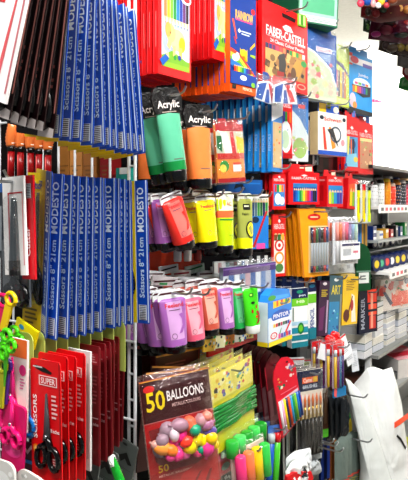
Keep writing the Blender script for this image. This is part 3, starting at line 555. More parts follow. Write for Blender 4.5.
pack('craft_pack', 'small clear pack of colourful shapes with red header, beside orange tube', 'craft pack', 215, 124, 57, 27, L=.26, yaw=38, roll=4, t=.008, base='e8943c',
     design=[('r', 0, 0, 1, .12, 'b82030'), ('p', [(0, .12), (1, .12), (1, .5), (0, .5)], 'c9cdb8'), ('p', [(.15, .12), (.4, .15), (.6, .5), (.3, .5)], 'eef0ee'), ('p', [(.5, .14), (.62, .12), (.72, .5), (.56, .5)], 'd03040'), ('p', [(.72, .2), (1, .25), (1, .5), (.76, .5)], 'e8c83c'), ('p', [(.02, .2), (.2, .2), (.2, .48), (.02, .4)], '2c7a4a'), ('r', .02, .5, .98, .6, 'c83a34'), ('e', .25, .72, .17, .1, '3a9a4a'), ('e', .2, .76, .12, .07, 'f0d860'), ('r', .56, .66, .86, .82, 'f4eae4'), ('r', .56, .66, .86, .7, 'd84a3a'), ('r', 0, .93, 1, 1, 'a82a34')], film=('f4f6f8f', .05, .01),
     tab=('a81a2e', .1, []), n=4, sp=.03, rear='{} small clear craft pack behind the colourful shapes pack', group='small colourful craft packs', hk='the small colourful craft packs', hx=.05)
blue_side = [('L', 0, 0, 1, 1, '2a8fd4'), ('L', .1, .1, .5, .9, '3fa8e8'), ('LT', .2, .55, .8, .75, 'PENCILS', 'a8c8f0'), ('r', 0, 0, 1, .3, '2458a8'), ('p', [(0, .2), (1, .1), (1, .3), (0, .4)], 'e8eef4'), ('r', .1, .4, .9, .95, 'c8b088'), ('x', .1, .4, .9, .95, (14, ['e8a040', 'd84a3a', '5aa05a', 'f0e0a8']), 9)]
pack('colored_pencil_box', 'front of the row of thin cyan blue boxes, colourful front beside red pack', 'pencil box', 271.5, 88, 82, 11, L=.26, yaw=52, t=.012, base='2a86cc', main='box', design=blue_side, n=11, sp=.0195, rear='{} thin cyan blue box behind the front one, second level', group='thin cyan blue boxes', hk='the thin cyan blue boxes', hx=.04)
def star(lb, u, v, L, rl, hk=None):
    pack('header_bag', lb, 'bag', u, v, 22, 24, L=L, yaw=44, roll=rl, t=.003, base='e8edf2', outline=[(.1, .2), (.5, 0), (.9, .15), (1, 1), (0, 1)], design=[('p', [(.1, .3), (.45, .1), (.3, .95), (.05, .95)], '2a62b0'), ('p', [(.5, .1), (.7, .15), (.9, .9), (.7, .95)], 'd8283c'), ('p', [(.45, .4), (.55, .4), (.6, 1), (.4, 1)], '2a62b0')], film=('f4f8fcf', .02, .008), hk=hk)
star('red, white and blue folded bag top left of the pair under the big red box', 256, 76, .27, -6); star('red, white and blue folded bag top, right of the pair under the big red box', 272, 80, .29, 5, 'the red white and blue bags')
fab = lambda t: [('t', .1, t, .9, t+.08, 'FABER-CASTELL', 'f4d8d8'), ('p', [(.4, t-.05), (.5, t-.08), (.62, t-.04), (.5, t-.01)], 'f4e4e4')]
pack('colored_pencil_pack', 'red pencil pack with white leaf picture, left of the pale blue bag', 'pencil pack', 276, 90, 66, 16, L=.25, yaw=38, t=.01, base='d81824', main='box', design=fab(.16)+[('v', .3, .3, .95, .46, ['2a2a2a', '2f4fae', '2c9a48', 'e03028', 'f08020']), ('e', .6, .68, .36, .24, 'dfe8e4'), ('e', .55, .72, .25, .14, 'b8ccb0'), ('x', .3, .55, .9, .9, (8, ['c8d8c8', 'e8c8c0', 'a8b8c8'])), ('r', 0, .93, 1, 1, 'b01018')], tab=('e01a26', .12, [('r', .3, -.08, .7, -.03, 'f4f0f0')]), n=3, sp=.025, rear='{} red pencil pack behind the white leaf one', group='red pencil packs on second level', hk='the red pencil packs')
pack('colored_pencil_pack', 'pale blue and white pencil bag in the second level, right of red pack', 'pencil pack', 291, 94, 65, 17, L=.25, yaw=36, t=.01, base='d8e2e4', main='box', design=[('r', 0, 0, 1, .2, '3f6aa8'), ('p', [(0, .2), (1, .2), (1, .6), (.5, .35), (0, .22)], '5a86b8'), ('r', .4, .14, .8, .2, 'd85a5a'), ('e', .5, .8, .4, .16, 'a8c47a'), ('x', .1, .65, .9, .95, (8, ['e8eef0', 'c8d89a', 'e8a8a8']))], film=('f6fafcf', .03, .008), hk='the pale blue pencil bag')
pack('pencil_pack', 'black pack with yellow number 4 in the second level', 'pencil pack', 307.5, 99, 64, 12, L=.22, yaw=36, t=.012, base='10141c', main='box', design=[('t', .2, .28, .6, .4, '4', 'e8d820'), ('r', .1, .48, .9, .49, 'c8b820'), ('r', .2, .52, .7, .6, 'c83020'), ('r', .1, .62, .9, .63, 'c8b820'), ('n', .1, .68, .8, .8, 3, 'b8a820'), ('v', .4, .78, .9, 1, ['d8dce0', '2a3a5a', '8aa0b0'])])
pack('pencil_box', 'white cardboard box with blue base and pencil drawings, blue and yellow hang tab', 'box', 318, 111, 41, 28, L=.26, yaw=42, t=.03, base='f0ece6', main='box', design=[('L', 0, 0, 1, 1, 'd8c498'), ('r', 0, .9, 1, 1, '2a62c0'), ('t', .2, .1, .8, .2, 'Schwan', 'd84a3a'), ('e', .12, .13, .07, .05, '26384a'), ('e', .9, .12, .06, .05, '26384a'), ('p', [(.15, .35), (.22, .35), (.3, .88), (.2, .88)], 'd8503a'), ('p', [(.35, .35), (.42, .32), (.6, .8), (.48, .86)], 'f0a03a'), ('e', .6, .5, .2, .2, '5a6a7a'), ('e', .6, .5, .15, .15, 'f0ece6'), ('p', [(.3, .4), (.5, .35), (.7, .8), (.5, .6)], '3a3a40'), ('e', .85, .68, .07, .08, 'e8a0a8')], tab=('2a6ac8', .26, [('r', .16, -.24, .4, -.02, 'f0c82c'), ('e', .75, -.12, .1, .08, 'e8e0c8')]), hk='the white box with the blue base', hx=.05, n=1, sp=.04, rear='{} white box hidden behind the front white one', group='white pencil boxes')
pack('pencil_box', 'dark maroon stacked box bottoms under the white box', 'box', 317, 151, 20, 27, L=.2, yaw=42, t=.08, base='3a0c12', main='box', design=[('v', .05, .1, .95, .95, ['5a1420', '2a060a', '6a1a22', '2a060a', '4a0e16'])])
redA = fab(.24)+[('r', .1, .36, .9, .92, '4f9ac8'), ('e', .5, .5, .25, .1, '2a4a8a'), ('p', [(.2, .36), (.35, .36), (.3, .7), (.2, .7)], 'e8e070'), ('r', .42, .4, .5, .7, 'e8842c'), ('r', .56, .4, .66, .72, '3a3a3a'), ('p', [(.2, .7), (.8, .66), (.9, .92), (.1, .92)], '8cc8e0'), ('e', .75, .78, .15, .05, 'e8d060'), ('p', [(-.0, .88), (.16, .86), (.2, .94), (0, .98)], '1f4f9a')]
pack('colored_pencil_box', 'red pencil box with blue picture, right of the white cardboard box', 'pencil box', 344, 116, 53, 15, L=.25, yaw=44, t=.012, base='e0202a', main='box', design=redA, tab=('d81e2c', .12, [('r', .6, -.14, .82, -.02, '5a7ac0')]), n=4, sp=.02, rear='{} red box behind the blue pictured one', group='red boxes on second level')
pack('colored_pencil_box', 'red pencil box with brown dotted picture, far right of second level', 'pencil box', 358, 122, 50, 15, L=.25, yaw=44, t=.012, base='e0202a', main='box', design=fab(.2)+[('r', .12, .3, .9, .9, 'c8987a'), ('x', .15, .35, .85, .85, (18, ['8a5a4a', 'e8c8a0', 'a8b87a', 'd86a5a'])), ('r', .12, .3, .9, .36, 'e8d8a0')], tab=('d81e2c', .14, [('r', .6, -.14, .82, -.02, '5a7ac0')]), n=3, sp=.02, rear='{} red box behind the brown dotted one', group='far red boxes on second level')
# ---------------- third level
pack('pencil_case', 'long flat blue case lying sideways between second and third levels', 'case', 217, 179, 14, 44, L=.22, yaw=30, t=.02, base='1a5c9c', main='case', design=[('r', .05, .2, .95, .3, '2a7cc0'), ('p', [(.4, .3), (.55, .3), (.62, .7), (.5, .5), (.36, .65)], '0e1c30')], hk='the long flat blue case')
SM = dict(head=('e8eaeck', .12))
def small(label, u, v, hpx, wpx, c, lc, **k): return paint(label, u, v, hpx, wpx, c, lc, k.pop('words', 'Feelend'), **k, **SM)
small('purple paint tube with black cap, leftmost of the third level', 160, 199, 51, 18, '945c9cs', 'b888bcs', L=.24, roll=6, n=4, rear='{} tube behind the purple one on the third level', group='third level purple tubes')
small('coral red paint tube tilted to the right on the third level', 171.5, 199, 53, 22, 'd83c34s', 'e88078s', L=.27, roll=20, n=4, sp=.04, rear='{} tube behind the tilted coral one', group='third level coral tubes', hk='the tilted coral paint tubes')
small('orange red paint tube behind the yellow one on the third level', 191, 203, 46, 14, 'e0582cs', 'e87850s', L=.2, roll=2, n=2, rear='{} tube behind the orange red one', group='third level orange tubes')
small('bright yellow paint tube with black cap on the third level', 205, 200, 48, 19, 'f0e010s', 'f4e820s', L=.27, roll=5, n=4, sp=.04, rear='{} tube behind the bright yellow one', group='third level yellow tubes', hk='the bright yellow paint tubes')
small('dull yellow green tube between the yellow and lime tubes', 215, 204, 47, 13, 'b0b020s', 'e0d890s', L=.2, n=2, rear='{} tube behind the dull yellow green one', group='third level dull tubes')
paint('lime paint tube with white top and orange band on the third level', 225, 197, 56, 17, 'c4dc1cs', 'c4dc1cs', '', L=.26, yaw=35, lab=False, cap='121216s', head=('f0f2eak', .1), band='e8794as', bandz=(.3, .42), n=3, rear='{} lime tube behind the orange banded one', group='third level lime tubes', hk='the lime paint tubes', design=[('r', .08, .0, .92, .28, 'e6eccc'), ('t', .5, .1, .8, .18, 'AC', 'e07a50'), ('r', .1, .45, .9, .48, '3a9a40'), ('r', .5, .78, .8, .79, '7a8a20')])
pack('craft_pack', 'slim maroon and white pack between lime and olive tubes', 'craft pack', 233, 201, 50, 9, L=.2, yaw=35, t=.01, base='6a1c44', main='card', design=[('r', 0, 0, 1, .3, 'e8e8ec'), ('e', .5, .35, .35, .14, 'c8c0cc'), ('r', .2, .75, .8, .78, 'b89aa8')])
paint('olive paint tube with yellow disc inside black ring on the third level', 245, 199, 57, 15, 'a8ae5cs', 'a8ae5cs', '', L=.26, yaw=35, lab=False, head=('e6eadck', .1), band='e6e61cs', bandz=(.8, 1), cap='14161as', n=3, rear='{} olive tube behind the yellow disc one', group='third level olive tubes', hk='the olive paint tubes', design=[('r', .28, .1, .74, .22, '22241c'), ('r', .34, .13, .66, .16, 'd8dcc0'), ('t', .2, .28, .6, .33, 'Fabric', '3a3a20'), ('e', .34, .44, 1.0, .8, '15150f'), ('e', .42, .475, .94, .76, 'f0ec1c')])
pack('pencil_pack', 'open blue pencil pack with green and grey pencil tips and red pencil drawing', 'pencil pack', 251, 194, 54, 17, L=.24, yaw=36, t=.008, base='1a66b4', design=[('r', 0, 0, 1, .08, 'f0eeea'), ('r', 0, .08, 1, .4, 'dcd8cc'), ('c', .05, .08, .98, .4, ['2c5a8a', '5a7a8a', '3a9a40', '1c7a3a', '1a3a6a', '2c9a48']), ('r', 0, .4, 1, 1, '2a86d0'), ('p', [(.85, .3), (.95, .32), (.2, .98), (.08, .95)], 'c81c28'), ('e', .25, .47, .2, .06, '1c3a5a'), ('r', .3, .9, .8, 1, 'e85aa8')], n=2, sp=.02, rear='{} pencil pack behind the green tipped one', group='green tipped pencil packs', hk='the green tipped pencil packs')
pack('pencil_pack', 'black pencil board with yellow circles beside yellow pencils', 'pencil pack', 264, 190, 62, 10, L=.2, yaw=40, t=.006, base='14161c', design=[('c', .1, .0, .95, .28, ['f0b42c', 'f0d83c', 'e89a2c']), ('e', .5, .3, .3, .05, 'c83a6a'), ('p', [(.1, .55), (.5, .42), (.9, .56)], 'f0c82c'), ('e', .5, .7, .4, .07, 'f0d02c'), ('e', .5, .85, .4, .07, 'f0d02c')])
felt = ['1f3f8a', '2a6ac0', '2aa0c8', '2c9a48', '8cc63c', 'f6d41c', 'f08020', 'e03028', 'c83a8a', '6a3a98', '3a2a20', '222222']
pack('felt_pen_box', 'narrow red box with pencil photo and white figures, left end of red boxes', 'felt pen box', 272.5, 174, 35, 13, L=.25, yaw=34, t=.014, base='e01c26', main='box', design=fab(.12)+[('r', .08, .28, .92, .9, '4a8ac4'), ('v', .15, .3, .85, .5, ['e03028', '2c9a48', 'f6d41c', 'f08020']), ('e', .4, .7, .25, .16, 'e8eef0'), ('e', .7, .75, .2, .12, 'dfe4e8')], tab=('d8202c', .2, []), hk='the narrow red box')
pack('felt_pen_box', 'wide red felt pen box with fan of coloured pens, third level', 'felt pen box', 288.5, 172, 31, 30, L=.26, yaw=30, t=.02, base='e01c26', main='box', design=fab(.14)+[('r', .14, .34, .92, .92, '1c5c9c'), ('r', .14, .34, .92, .46, '3a80b8'), ('c', .16, .46, .9, .9, felt)], tab=('e02830', .26, [('r', .6, -.24, .82, -.05, 'e8e4c8')]), n=3, sp=.025, rear='{} red felt pen box behind the wide one', group='wide red felt pen boxes', hk='the wide red felt pen boxes')
pack('pencil_pack', 'tall red pack with white round logos, left of the orange blister packs', 'pencil pack', 272.5, 214, 62, 13, L=.24, yaw=36, t=.006, base='e02c24', design=fab(.16)+[('r', .1, .36, .9, .95, 'e8e4dc'), ('o', 0, 0, 0, 0, '') if 0 else ('e', .5, .5, .36, .1, 'd8342c'), ('e', .5, .5, .24, .066, 'f0ece6'), ('e', .5, .5, .12, .033, 'd8342c'), ('e', .5, .7, .36, .1, 'e8a03c'), ('e', .5, .7, .24, .066, 'f0ece6'), ('e', .5, .86, .3, .07, '5a8a50'), ('c', .1, .3, .9, .42, ['8a5a30', '3a7a40', 'e8b040'])], hk='the tall red pack with logos')
pack('felt_pen_box', 'red felt pen box with blue window, red side showing, third level', 'felt pen box', 327, 176, 30, 16, L=.26, yaw=40, t=.045, base='e01c26', main='box', design=fab(.1)+[('r', .08, .3, .95, .9, '2c8ac8'), ('c', .1, .42, .92, .9, ['f6d41c', '8cc63c', '2aa0c8', '2f4fae', '6a3a98']), ('L', .1, .1, .8, .16, 'f09a9a'), ('L', .2, .3, .7, .8, 'c01822')], tab=('e02830', .22, [('r', .6, -.2, .82, -.05, 'd8e0c8')]), hk='the red box with the blue window')
pack('felt_pen_box', 'red box with slanted orange window, right end of the third level', 'felt pen box', 348.5, 178, 30, 10, L=.26, yaw=44, t=.04, roll=-4, base='e01c26', main='box', design=[('p', [(.1, .2), (.9, .1), (.9, .9), (.2, .9)], 'e8683c'), ('c', .2, .3, .9, .9, ['f6d41c', '8cc63c', '2aa0c8']), ('LT', .3, .3, .6, .7, 'COLOUR', 'f4d0d0')], tab=('e02830', .22, []))
pack('highlighter_pack', 'clear pack of yellow and red highlighters at the end of the hooks', 'highlighter pack', 355.5, 184, 38, 15, L=.27, yaw=34, t=.006, base='e0e6ea', extra=lambda it: [(lambda g, k=k, x=x: (g.tube([(it.X(x), -.006, it.Z(.03)), (it.X(x), -.006, it.Z(.97))], .0055, k+'s', 10), g.tube([(it.X(x), -.006, it.Z(.0)), (it.X(x), -.006, it.Z(.16))], .0062, ('e02030' if x > .4 and x < .6 else '2a2a20')+'s', 10), g.box(it.X(x)-.001, it.X(x)+.001, -.0125, -.011, it.Z(.75), it.Z(.35), '26261a')))(it.part('highlighter')) for x, k in ((.15, 'e8e020'), (.5, 'f0d820'), (.85, 'd8ec30'))], film=('f4f8faf', .02, .012), hk='the highlighter pack')
pack('pencil_pack', 'narrow pack of blue and ochre pencils under the highlighters', 'pencil pack', 357.5, 224, 22, 10, L=.25, yaw=34, t=.006, base='5a6a70', design=[('v', .05, 0, .95, 1, ['2a6ab0', '3a8ac0', 'c8a03c', '6a5a30', 'b88a2c'])])

# ---------------- fourth level: tubes on the lower tube hooks, banner behind
pack('banner', 'orange red banner card on the pegboard behind the lower paint tubes', 'banner', 146, 240, 32, 44, L=.09, yaw=50, base='ff5216', t=.003, w=.2, h=.09)
FER = dict(head=('eceef0k', .16), words='Feelend')
def low(label, u, v, h, w, c, lc, **k): kk = dict(FER); kk.update(k); return paint(label, u, v, h, w, c, lc, kk.pop('words'), **kk)
low('dark brown red paint tube at left behind the big purple one', 153, 303, 52, 17, '8c3c34s', 'a8625cs', L=.2, yaw=35, roll=3, n=3, rear='{} tube behind the dark brown red one, lower hooks', group='lower dark brown tubes')
low('light purple paint tube left of and behind the front purple one', 163, 298, 52, 20, 'a468b0s', 'c490c8s', L=.265, yaw=35, roll=5, n=4, sp=.03, rear='{} purple tube left behind the front purple one', group='lower left purple tubes')
low('front light purple paint tube, largest on the lower tube hooks', 172, 298, 54, 27, 'a86cb4', 'd0a8d4s', L=.29, yaw=28, roll=4, n=5, sp=.035, rear='{} purple tube behind the large front one', group='lower front purple tubes', hk='the large light purple tubes')
low('pink paint tube right of the front light purple one', 191, 298, 48, 22, 'e86c88', 'f4b0bcs', L=.27, yaw=30, roll=6, n=5, sp=.035, rear='{} pink tube behind the front pink one', group='lower pink tubes', hk='the pink paint tubes')
low('terracotta paint tube with pale pink swoosh label on the lower hooks', 208, 288, 47, 19, 'c4604c', 'f0b4a4s', L=.27, yaw=32, roll=4, n=6, sp=.035, rear='{} tube behind the terracotta one', group='lower terracotta tubes', hk='the terracotta paint tubes')
low('lilac paint tube right of the terracotta one', 224.5, 288, 46, 17, 'a870b4', 'dcb4dcs', L=.27, yaw=32, roll=3, n=6, sp=.035, rear='{} tube behind the lilac one right of terracotta', group='lower lilac tubes', hk='the lilac paint tubes')
low('emerald green paint tube with black cap', 238, 288, 46, 14, '2cb05c', '7cd49cs', L=.25, yaw=32, roll=3, n=5, sp=.035, rear='{} tube behind the emerald green one', group='lower green tubes')
paint('bright green patterned tube with white cap, right end of lower tubes', 250, 288, 45, 15, '54d42cs', '54d42cs', '', L=.28, yaw=32, roll=5, lab=False, cap='f0f2f0s', head=('e8ecec', .05), cf=.18, n=3, rear='{} tube behind the bright green white capped one', group='white capped green tubes', hk='the bright green tubes',
      design=[('e', .3, .12, .6, .24, '2a8a1c'), ('e', .35, .15, .52, .2, 'b8f060'), ('e', .35, .35, .6, .42, '1c3a14'), ('e', .3, .55, .42, .66, 'a81c1c'), ('e', .6, .45, .7, .56, 'a81c1c'), ('s', .4, .6, .85, .95, 'a01c20'), ('e', .5, .72, .62, .8, 'e83a2a')])
for i, (u, v, L, c, lb) in enumerate(((160, 276, .17, 'e8e4e6k', 'pale crumpled header card, left, above the lower tubes'), (180, 277, .15, 'dfe6eak', 'pale crumpled header card near the green strip above the lower tubes'), (205, 279, .16, 'ece6e4k', 'pale crumpled header card in the middle above the lower tubes'), (226, 278, .17, 'e6eaeck', 'pale crumpled header card, right, above the lower tubes'))):
    pack('header_card', lb, 'header card', u-8, v, 9, 26, L=L, yaw=35, roll=-6+i*3, t=.004, base=c, design=[('p', [(.1, .5), (.9, .3), (.9, .5), (.1, .7)], '5a2430'), ('r', .3, .7, .6, .9, ['3ab06a', '28303a', 'c83a4a', '3ab06a'][i])], n=2, sp=.035, rear='{} header behind the '+lb.split('above')[0].strip().rstrip(','), group='pale header cards above the lower tubes')
for i in range(7):
    pack('header_card', ORD[i]+' crumpled clear header from the left in the upper band above the lower tubes', 'header card', 146+i*13, 270-(i%2)*3, 8, 19, L=.13, yaw=35, roll=(-8, 5, -4, 7, -6, 3, -3)[i], t=.004, base=['eceef0k', 'd8dce0k', 'f0ece8k', 'c8d8d0k', 'e8e8eck', 'dfe4e8k', 'ece8e4k'][i], design=[('p', [(.1, .4), (.9, .2), (.9, .4), (.1, .6)], ['5a2430', '20262a', 'a83040', '2c8a50', '5a2430', '30343a', '5a2430'][i])], group='upper band of crumpled headers')
for i, u in enumerate((180, 190, 200)):
    it = Item(.018, .04, .018); g = it.part('jar', True); g.tube([(0, 0, 0), (0, 0, -.004), (0, 0, -.03), (0, 0, -.034)], [.008, .0095, .0095, .008], ['c8ccd0', 'e6e4e0', 'b84a44'][i]+'s', 14); g = it.part('lid', True); g.tube([(0, 0, .008), (0, 0, 0)], .0085, 'e8484a' if i == 2 else '1a1a1cs', 14)
    o = it.finish('paint_jar', ['grey', 'white', 'red'][i]+' small paint jar hanging under the third level tubes', 'paint jar'); orient(o, it, u, 247, 'A', .18, 40, 0, 0, (0, 0))
pack('clip_card', 'black card of white bent clips between third and lower tube levels', 'clip card', 249, 253, 22, 26, L=.2, yaw=36, t=.004, base='14161a', design=[('v', .0, .15, 1, .9, ['d8dcdc', '2a2c30', 'e6e8e6', '3a3c40', 'dfe0da', '2a2c30', 'e8e8e4'])])
pack('clip_card', 'pack of small multicoloured pegs left of the white clips', 'clip card', 214, 262, 12, 34, L=.2, yaw=36, t=.006, base='d8dcda', design=[('v', 0, .1, 1, .9, ['e8e8e4', 'c8a0a0', 'f0f0ee', '7ab0a0', 'e8e8e4', 'd06060', 'e8ecea', '5a8ab8', 'e8e8e4'])])
pack('pencil_pouch', 'clear pouch of blue pens with purple top band, behind green patterned tube', 'pouch', 223, 268, 44, 52, L=.24, yaw=48, t=.012, base='a8b4c4', design=[('v', 0, .18, 1, .75, ['c8d0d8', '4a7ab8', 'dfe6ec', '6a94c0', 'c8a8b0', '2a6ab0', 'e0e6ea', '5a8ac0', 'b8c0cc', '3a74b4']), ('p', [(0, .8), (.6, .65), (1, .6), (1, 1), (0, 1)], '1e62ac'), ('p', [(.55, .95), (.9, .7), (.93, .73), (.6, 1)], 'e07a7a'), ('r', 0, 0, 1, .18, '5a3a80'), ('r', 0, .03, 1, .06, '8a6ab0')], film=('f2f4facf', .02, .01))
# red rail shelf under the tubes with comic cards
s0, zr = wallpt(206, 352, .2); s1, _ = wallpt(266, 336, .2)
g = G(); slabW(g, s0, s1, .0, .2, zr-.004, zr+.002, 'c8c8c4'); shelf = g
o = g.build('rail_shelf'); tag(o, 'thin shelf with red front rail below the paint tubes', 'shelf')
g = G(); slabW(g, s0, s1, .2, .206, zr-.012, zr+.012, 'e01a20s'); r_ = g.build('front_rail'); r_.parent = o
g = G(); n_ = 16
for i in range(n_):
    a = s0+(s1-s0)*(i+.1)/n_; slabW(g, a, a+(s1-s0)*.7/n_, .15, .2, zr+.003, zr+.012, ['f0d040', 'e8e8e0', '2a8a5a', 'f0e8d0', '222222', 'd8484a', 'e8e0c0', '1a1a1a'][i % 8])
r_ = g.build('price_strip'); r_.parent = o
for i in range(5):
    pack('comic_booklet', ['yellow comic booklet at the left end of the red rail shelf', 'pale comic booklet second on the red rail shelf', 'orange comic booklet in the middle of the red rail shelf', 'white comic booklet fourth on the red rail shelf', 'cream comic booklet at the right end of the red rail shelf'][i], 'booklet', 204+i*9.5, 340-i*3.2, 12, 12, L=.222-.002*i, yaw=55, roll=-6, t=.004, base=['f0c83c', 'e8e4c0', 'f09a3c', 'eceae0', 'f2e08a'][i], design=[('x', .05, .05, .95, .95, (9, ['d8302c', '2a7ac8', '2c9a48', 'f6f2e6', '222222']), i+2)])
# ---------------- balloon bag and packs around
it_b = {}
def balloons(it):
    rr = random.Random(11); X, Z = it.X, it.Z
    B = [(.30, .50, 'b49aa8', 1.15), (.46, .46, 'b08c9c', 1.1), (.2, .6, 'a08894', 1.0), (.78, .48, 'c89aa0', 1.1), (.62, .5, 'f07a5a', 1.15), (.66, .56, '2aa07c', .95), (.74, .6, '5a5a9c', 1.15), (.85, .55, 'b07a98', .9), (.2, .7, 'f0a050', 1.1), (.45, .6, 'e83a8c', 1.1), (.36, .66, 'e8469c', 1), (.52, .68, 'f0503c', .9), (.42, .76, 'f05aa8', 1.15), (.38, .82, 'e84a94', 1.1),
         (.56, .76, 'f2d81c', 1.2), (.68, .7, 'f0dc2c', 1.15), (.78, .74, 'f4dc18', 1.15), (.88, .72, 'f0c818', 1), (.62, .81, 'eed01c', 1.1), (.82, .84, 'e8509c', 1.1), (.72, .85, '1f9a78', .8), (.5, .56, '4ac0a0', .6), (.12, .66, 'c89a90', .8), (.3, .74, 'f08a3c', .9), (.14, .76, '8a7888', .8), (.28, .82, 'e85a9c', .9), (.88, .64, '6a5aa0', .9), (.9, .82, 'f0d030', .9), (.5, .86, 'f07ab0', .9), (.36, .56, 'd8c8d0', .8), (.6, .62, 'f06a4a', .9), (.48, .7, '3aa08c', .7), (.86, .44, 'e09080', .9), (.68, .88, 'f0508c', .8)]
    for i, (x, y, k, s_) in enumerate(B):
        g = it.part('balloon', True); y = .40+(y-.45)*.66; r = it.w*.074*s_; sx = rr.uniform(1.3, 2.0); a = rr.uniform(0, 6.28); cx, cz = X(x), Z(y); yy = -.008-.004*(i % 3)
        r *= 1.28; yy -= .006*(i % 2); pts = [(cx+math.cos(a)*r*q*sx, yy, cz+math.sin(a)*r*q*sx) for q in (-.68, -.62, -.45, -.2, .15, .45, .62, .7, .82)]
        g.tube(pts, [r*.02, r*.32, r*.66, r*.9, r*.96, r*.66, r*.3, r*.14, r*.26], k+'s', 10)
pack('balloon_bag', 'dark red bag reading 50 BALLOONS with mixed balloons in clear window', 'balloon pack', 139, 383, 108, 66, L=.3, yaw=20, roll=7, t=.002, base='c41a1e', anchor=(-.5, 0),
     design=[('r', 0, 0, 1, .36, '4a0e12'), ('e', .12, .075, .08, .032, 'e03030'), ('t', .06, .1, .33, .27, '50', 'f4dc1c'), ('t', .36, .12, .9, .21, 'BALLOONS', 'f4f0ee'), ('t', .42, .235, .84, .265, 'METALLIC COLOURS', 'd8b8b4'), ('r', 0, .36, 1, .365, 'd88a8a'), ('p', [(.05, .42), (.95, .4), (.85, .8), (.4, .86), (.1, .7)], '8a1a20'), ('r', 0, .8, 1, 1, 'b01216'), ('t', .12, .735, .27, .8, '50', 'f4c81c'), ('t', .12, .82, .6, .84, 'METALLIC BALLOONS', 'f0c0b0'), ('p', [(.45, .86), (.98, .72), (.98, 1), (.3, 1)], 'c8141a'), ('p', [(.7, .88), (.74, .87), (.6, 1), (.54, 1)], '8a1014'), ('p', [(.85, .88), (.89, .88), (.8, 1), (.74, 1)], '8a1014'), ('r', 0, 0, 1, .008, 'e8a83c')],
     extra=balloons, film=('fff0f0f', .02, .024), h=.215)
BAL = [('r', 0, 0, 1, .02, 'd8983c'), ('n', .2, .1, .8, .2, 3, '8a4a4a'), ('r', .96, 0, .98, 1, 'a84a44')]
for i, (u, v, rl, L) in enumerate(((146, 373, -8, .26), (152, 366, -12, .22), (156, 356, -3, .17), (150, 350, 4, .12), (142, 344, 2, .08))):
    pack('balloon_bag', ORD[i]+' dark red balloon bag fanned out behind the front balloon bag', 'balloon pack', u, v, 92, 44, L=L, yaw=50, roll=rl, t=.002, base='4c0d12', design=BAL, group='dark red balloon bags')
ymap = [('r', 0, 0, 1, .34, 'f0e67c'), ('x', .05, .03, .95, .32, (46, ['f4f0c0', 'f6f2d0', 'f2e060', '5a7ac0', 'd8404a', '3a9a5a', '8a4ab0', '333333', 'e8c040', '8cc8e0', 'f4f0c0']), 6, .055), ('r', 0, .34, 1, .37, 'e0d83c'), ('e', .5, .9, .05, .02, 'f2a07c')]
def band(k, lo, hi, n_=9, nm='balloon_strip'):
    def f(it):
        g = it.part(nm, True); rr = random.Random(4)
        for i in range(n_):
            y0 = lo+(hi-lo)*(i+.5)/n_; pts = [(it.X(q/6), -.006-.002*rr.random()-.002*math.sin(q), it.Z(y0+rr.uniform(-.012, .012))) for q in range(7)]
            g.tube(pts, [.0035+rr.random()*.0016 for _ in pts], k, 8)
    return f
pack('balloon_pack', 'yellow card pack with bundle of green long balloons, beside balloon bag', 'balloon pack', 208.5, 378, 78, 43, L=.27, yaw=52, roll=5, t=.003, base='f0e410', design=ymap, extra=band('168a3cs', .40, .70), film=('fafad8f', .02, .01),
     n=6, sp=.026, rear='{} yellow pack behind the green balloons pack', group='yellow long balloon packs', hk='the yellow long balloon packs', hx=.03)
pack('balloon_pack', 'bright yellow pack rising at left behind the green balloon pack', 'balloon pack', 193, 358, 70, 40, L=.17, yaw=52, roll=-3, t=.003, base='ece02a', design=ymap, n=3, sp=.03, rear='{} yellow pack behind the left bright yellow one', group='left yellow packs')
def sticks(cols, r, nm='clay_stick', lean=0):
    def f(it):
        n_ = len(cols)
        r_ = it.w/n_/2
        for i, k in enumerate(cols):
            r = r_; g = it.part(nm, True); x = it.X((i+.5)/n_); g.tube([(x, -.004-r, it.Z(.04)), (x, -.004-r, it.Z(.08)), (x+lean, -.004-r, it.Z(.93)), (x+lean, -.004-r, it.Z(.97))], [r*.6, r, r, r*.6], k, 10)
    return f
def hsticks(cols, r, nm='clay_stick'):
    def f(it):
        for i, k in enumerate(cols):
            g = it.part(nm, True); z = it.Z((i+.5)/len(cols)); g.tube([(it.X(.02), -.004-r, z), (it.X(.06), -.004-r, z), (it.X(.94), -.004-r, z), (it.X(.98), -.004-r, z)], [r*.6, r, r, r*.6], k, 10)
    return f
pack('clay_pack', 'clear pack of upright green clay sticks under the yellow pack', 'clay pack', 222, 440, 18, 36, L=.27, yaw=52, roll=3, t=.004, base='cfe8d0', design=[('r', 0, .8, 1, 1, 'e8f4e8')], extra=sticks(['3ab84cs', '58d070s', '2ca83cs', '4cc860s', '28a038s'], .0085), film=('f0fff4f', .03, .014))
pack('clay_pack', 'clear pack of pink, orange, yellow and green clay sticks, bottom', 'clay pack', 231, 454, 36, 32, L=.29, yaw=40, roll=6, t=.004, base='f0d8d0', extra=sticks(['f04a8cs', 'f28a5cs', 'f2d42cs', '48c85cs'], .0115), film=('f8fff8f', .02, .018), hk='the clay stick packs')
pack('clay_pack', 'pink and red clay bits in crumpled film beside the balloon bag corner', 'clay pack', 217, 452, 26, 14, L=.26, yaw=50, t=.004, base='d8404c', design=[('e', .4, .3, .35, .15, 'f060a0'), ('e', .6, .7, .3, .15, '8ab0a0')], film=('f8f8f8f', .05, .01))
pack('clay_pack', 'dark crumpled clear bag at the bottom right of the balloon bag', 'bag', 214, 464, 24, 24, L=.24, yaw=50, t=.004, base='4a5448', design=[('x', .05, .05, .95, .95, (10, ['8ab08a', 'c8d0c8', '2a302c', 'e06a7a']))], film=('f8f8f8f', .05, .01))
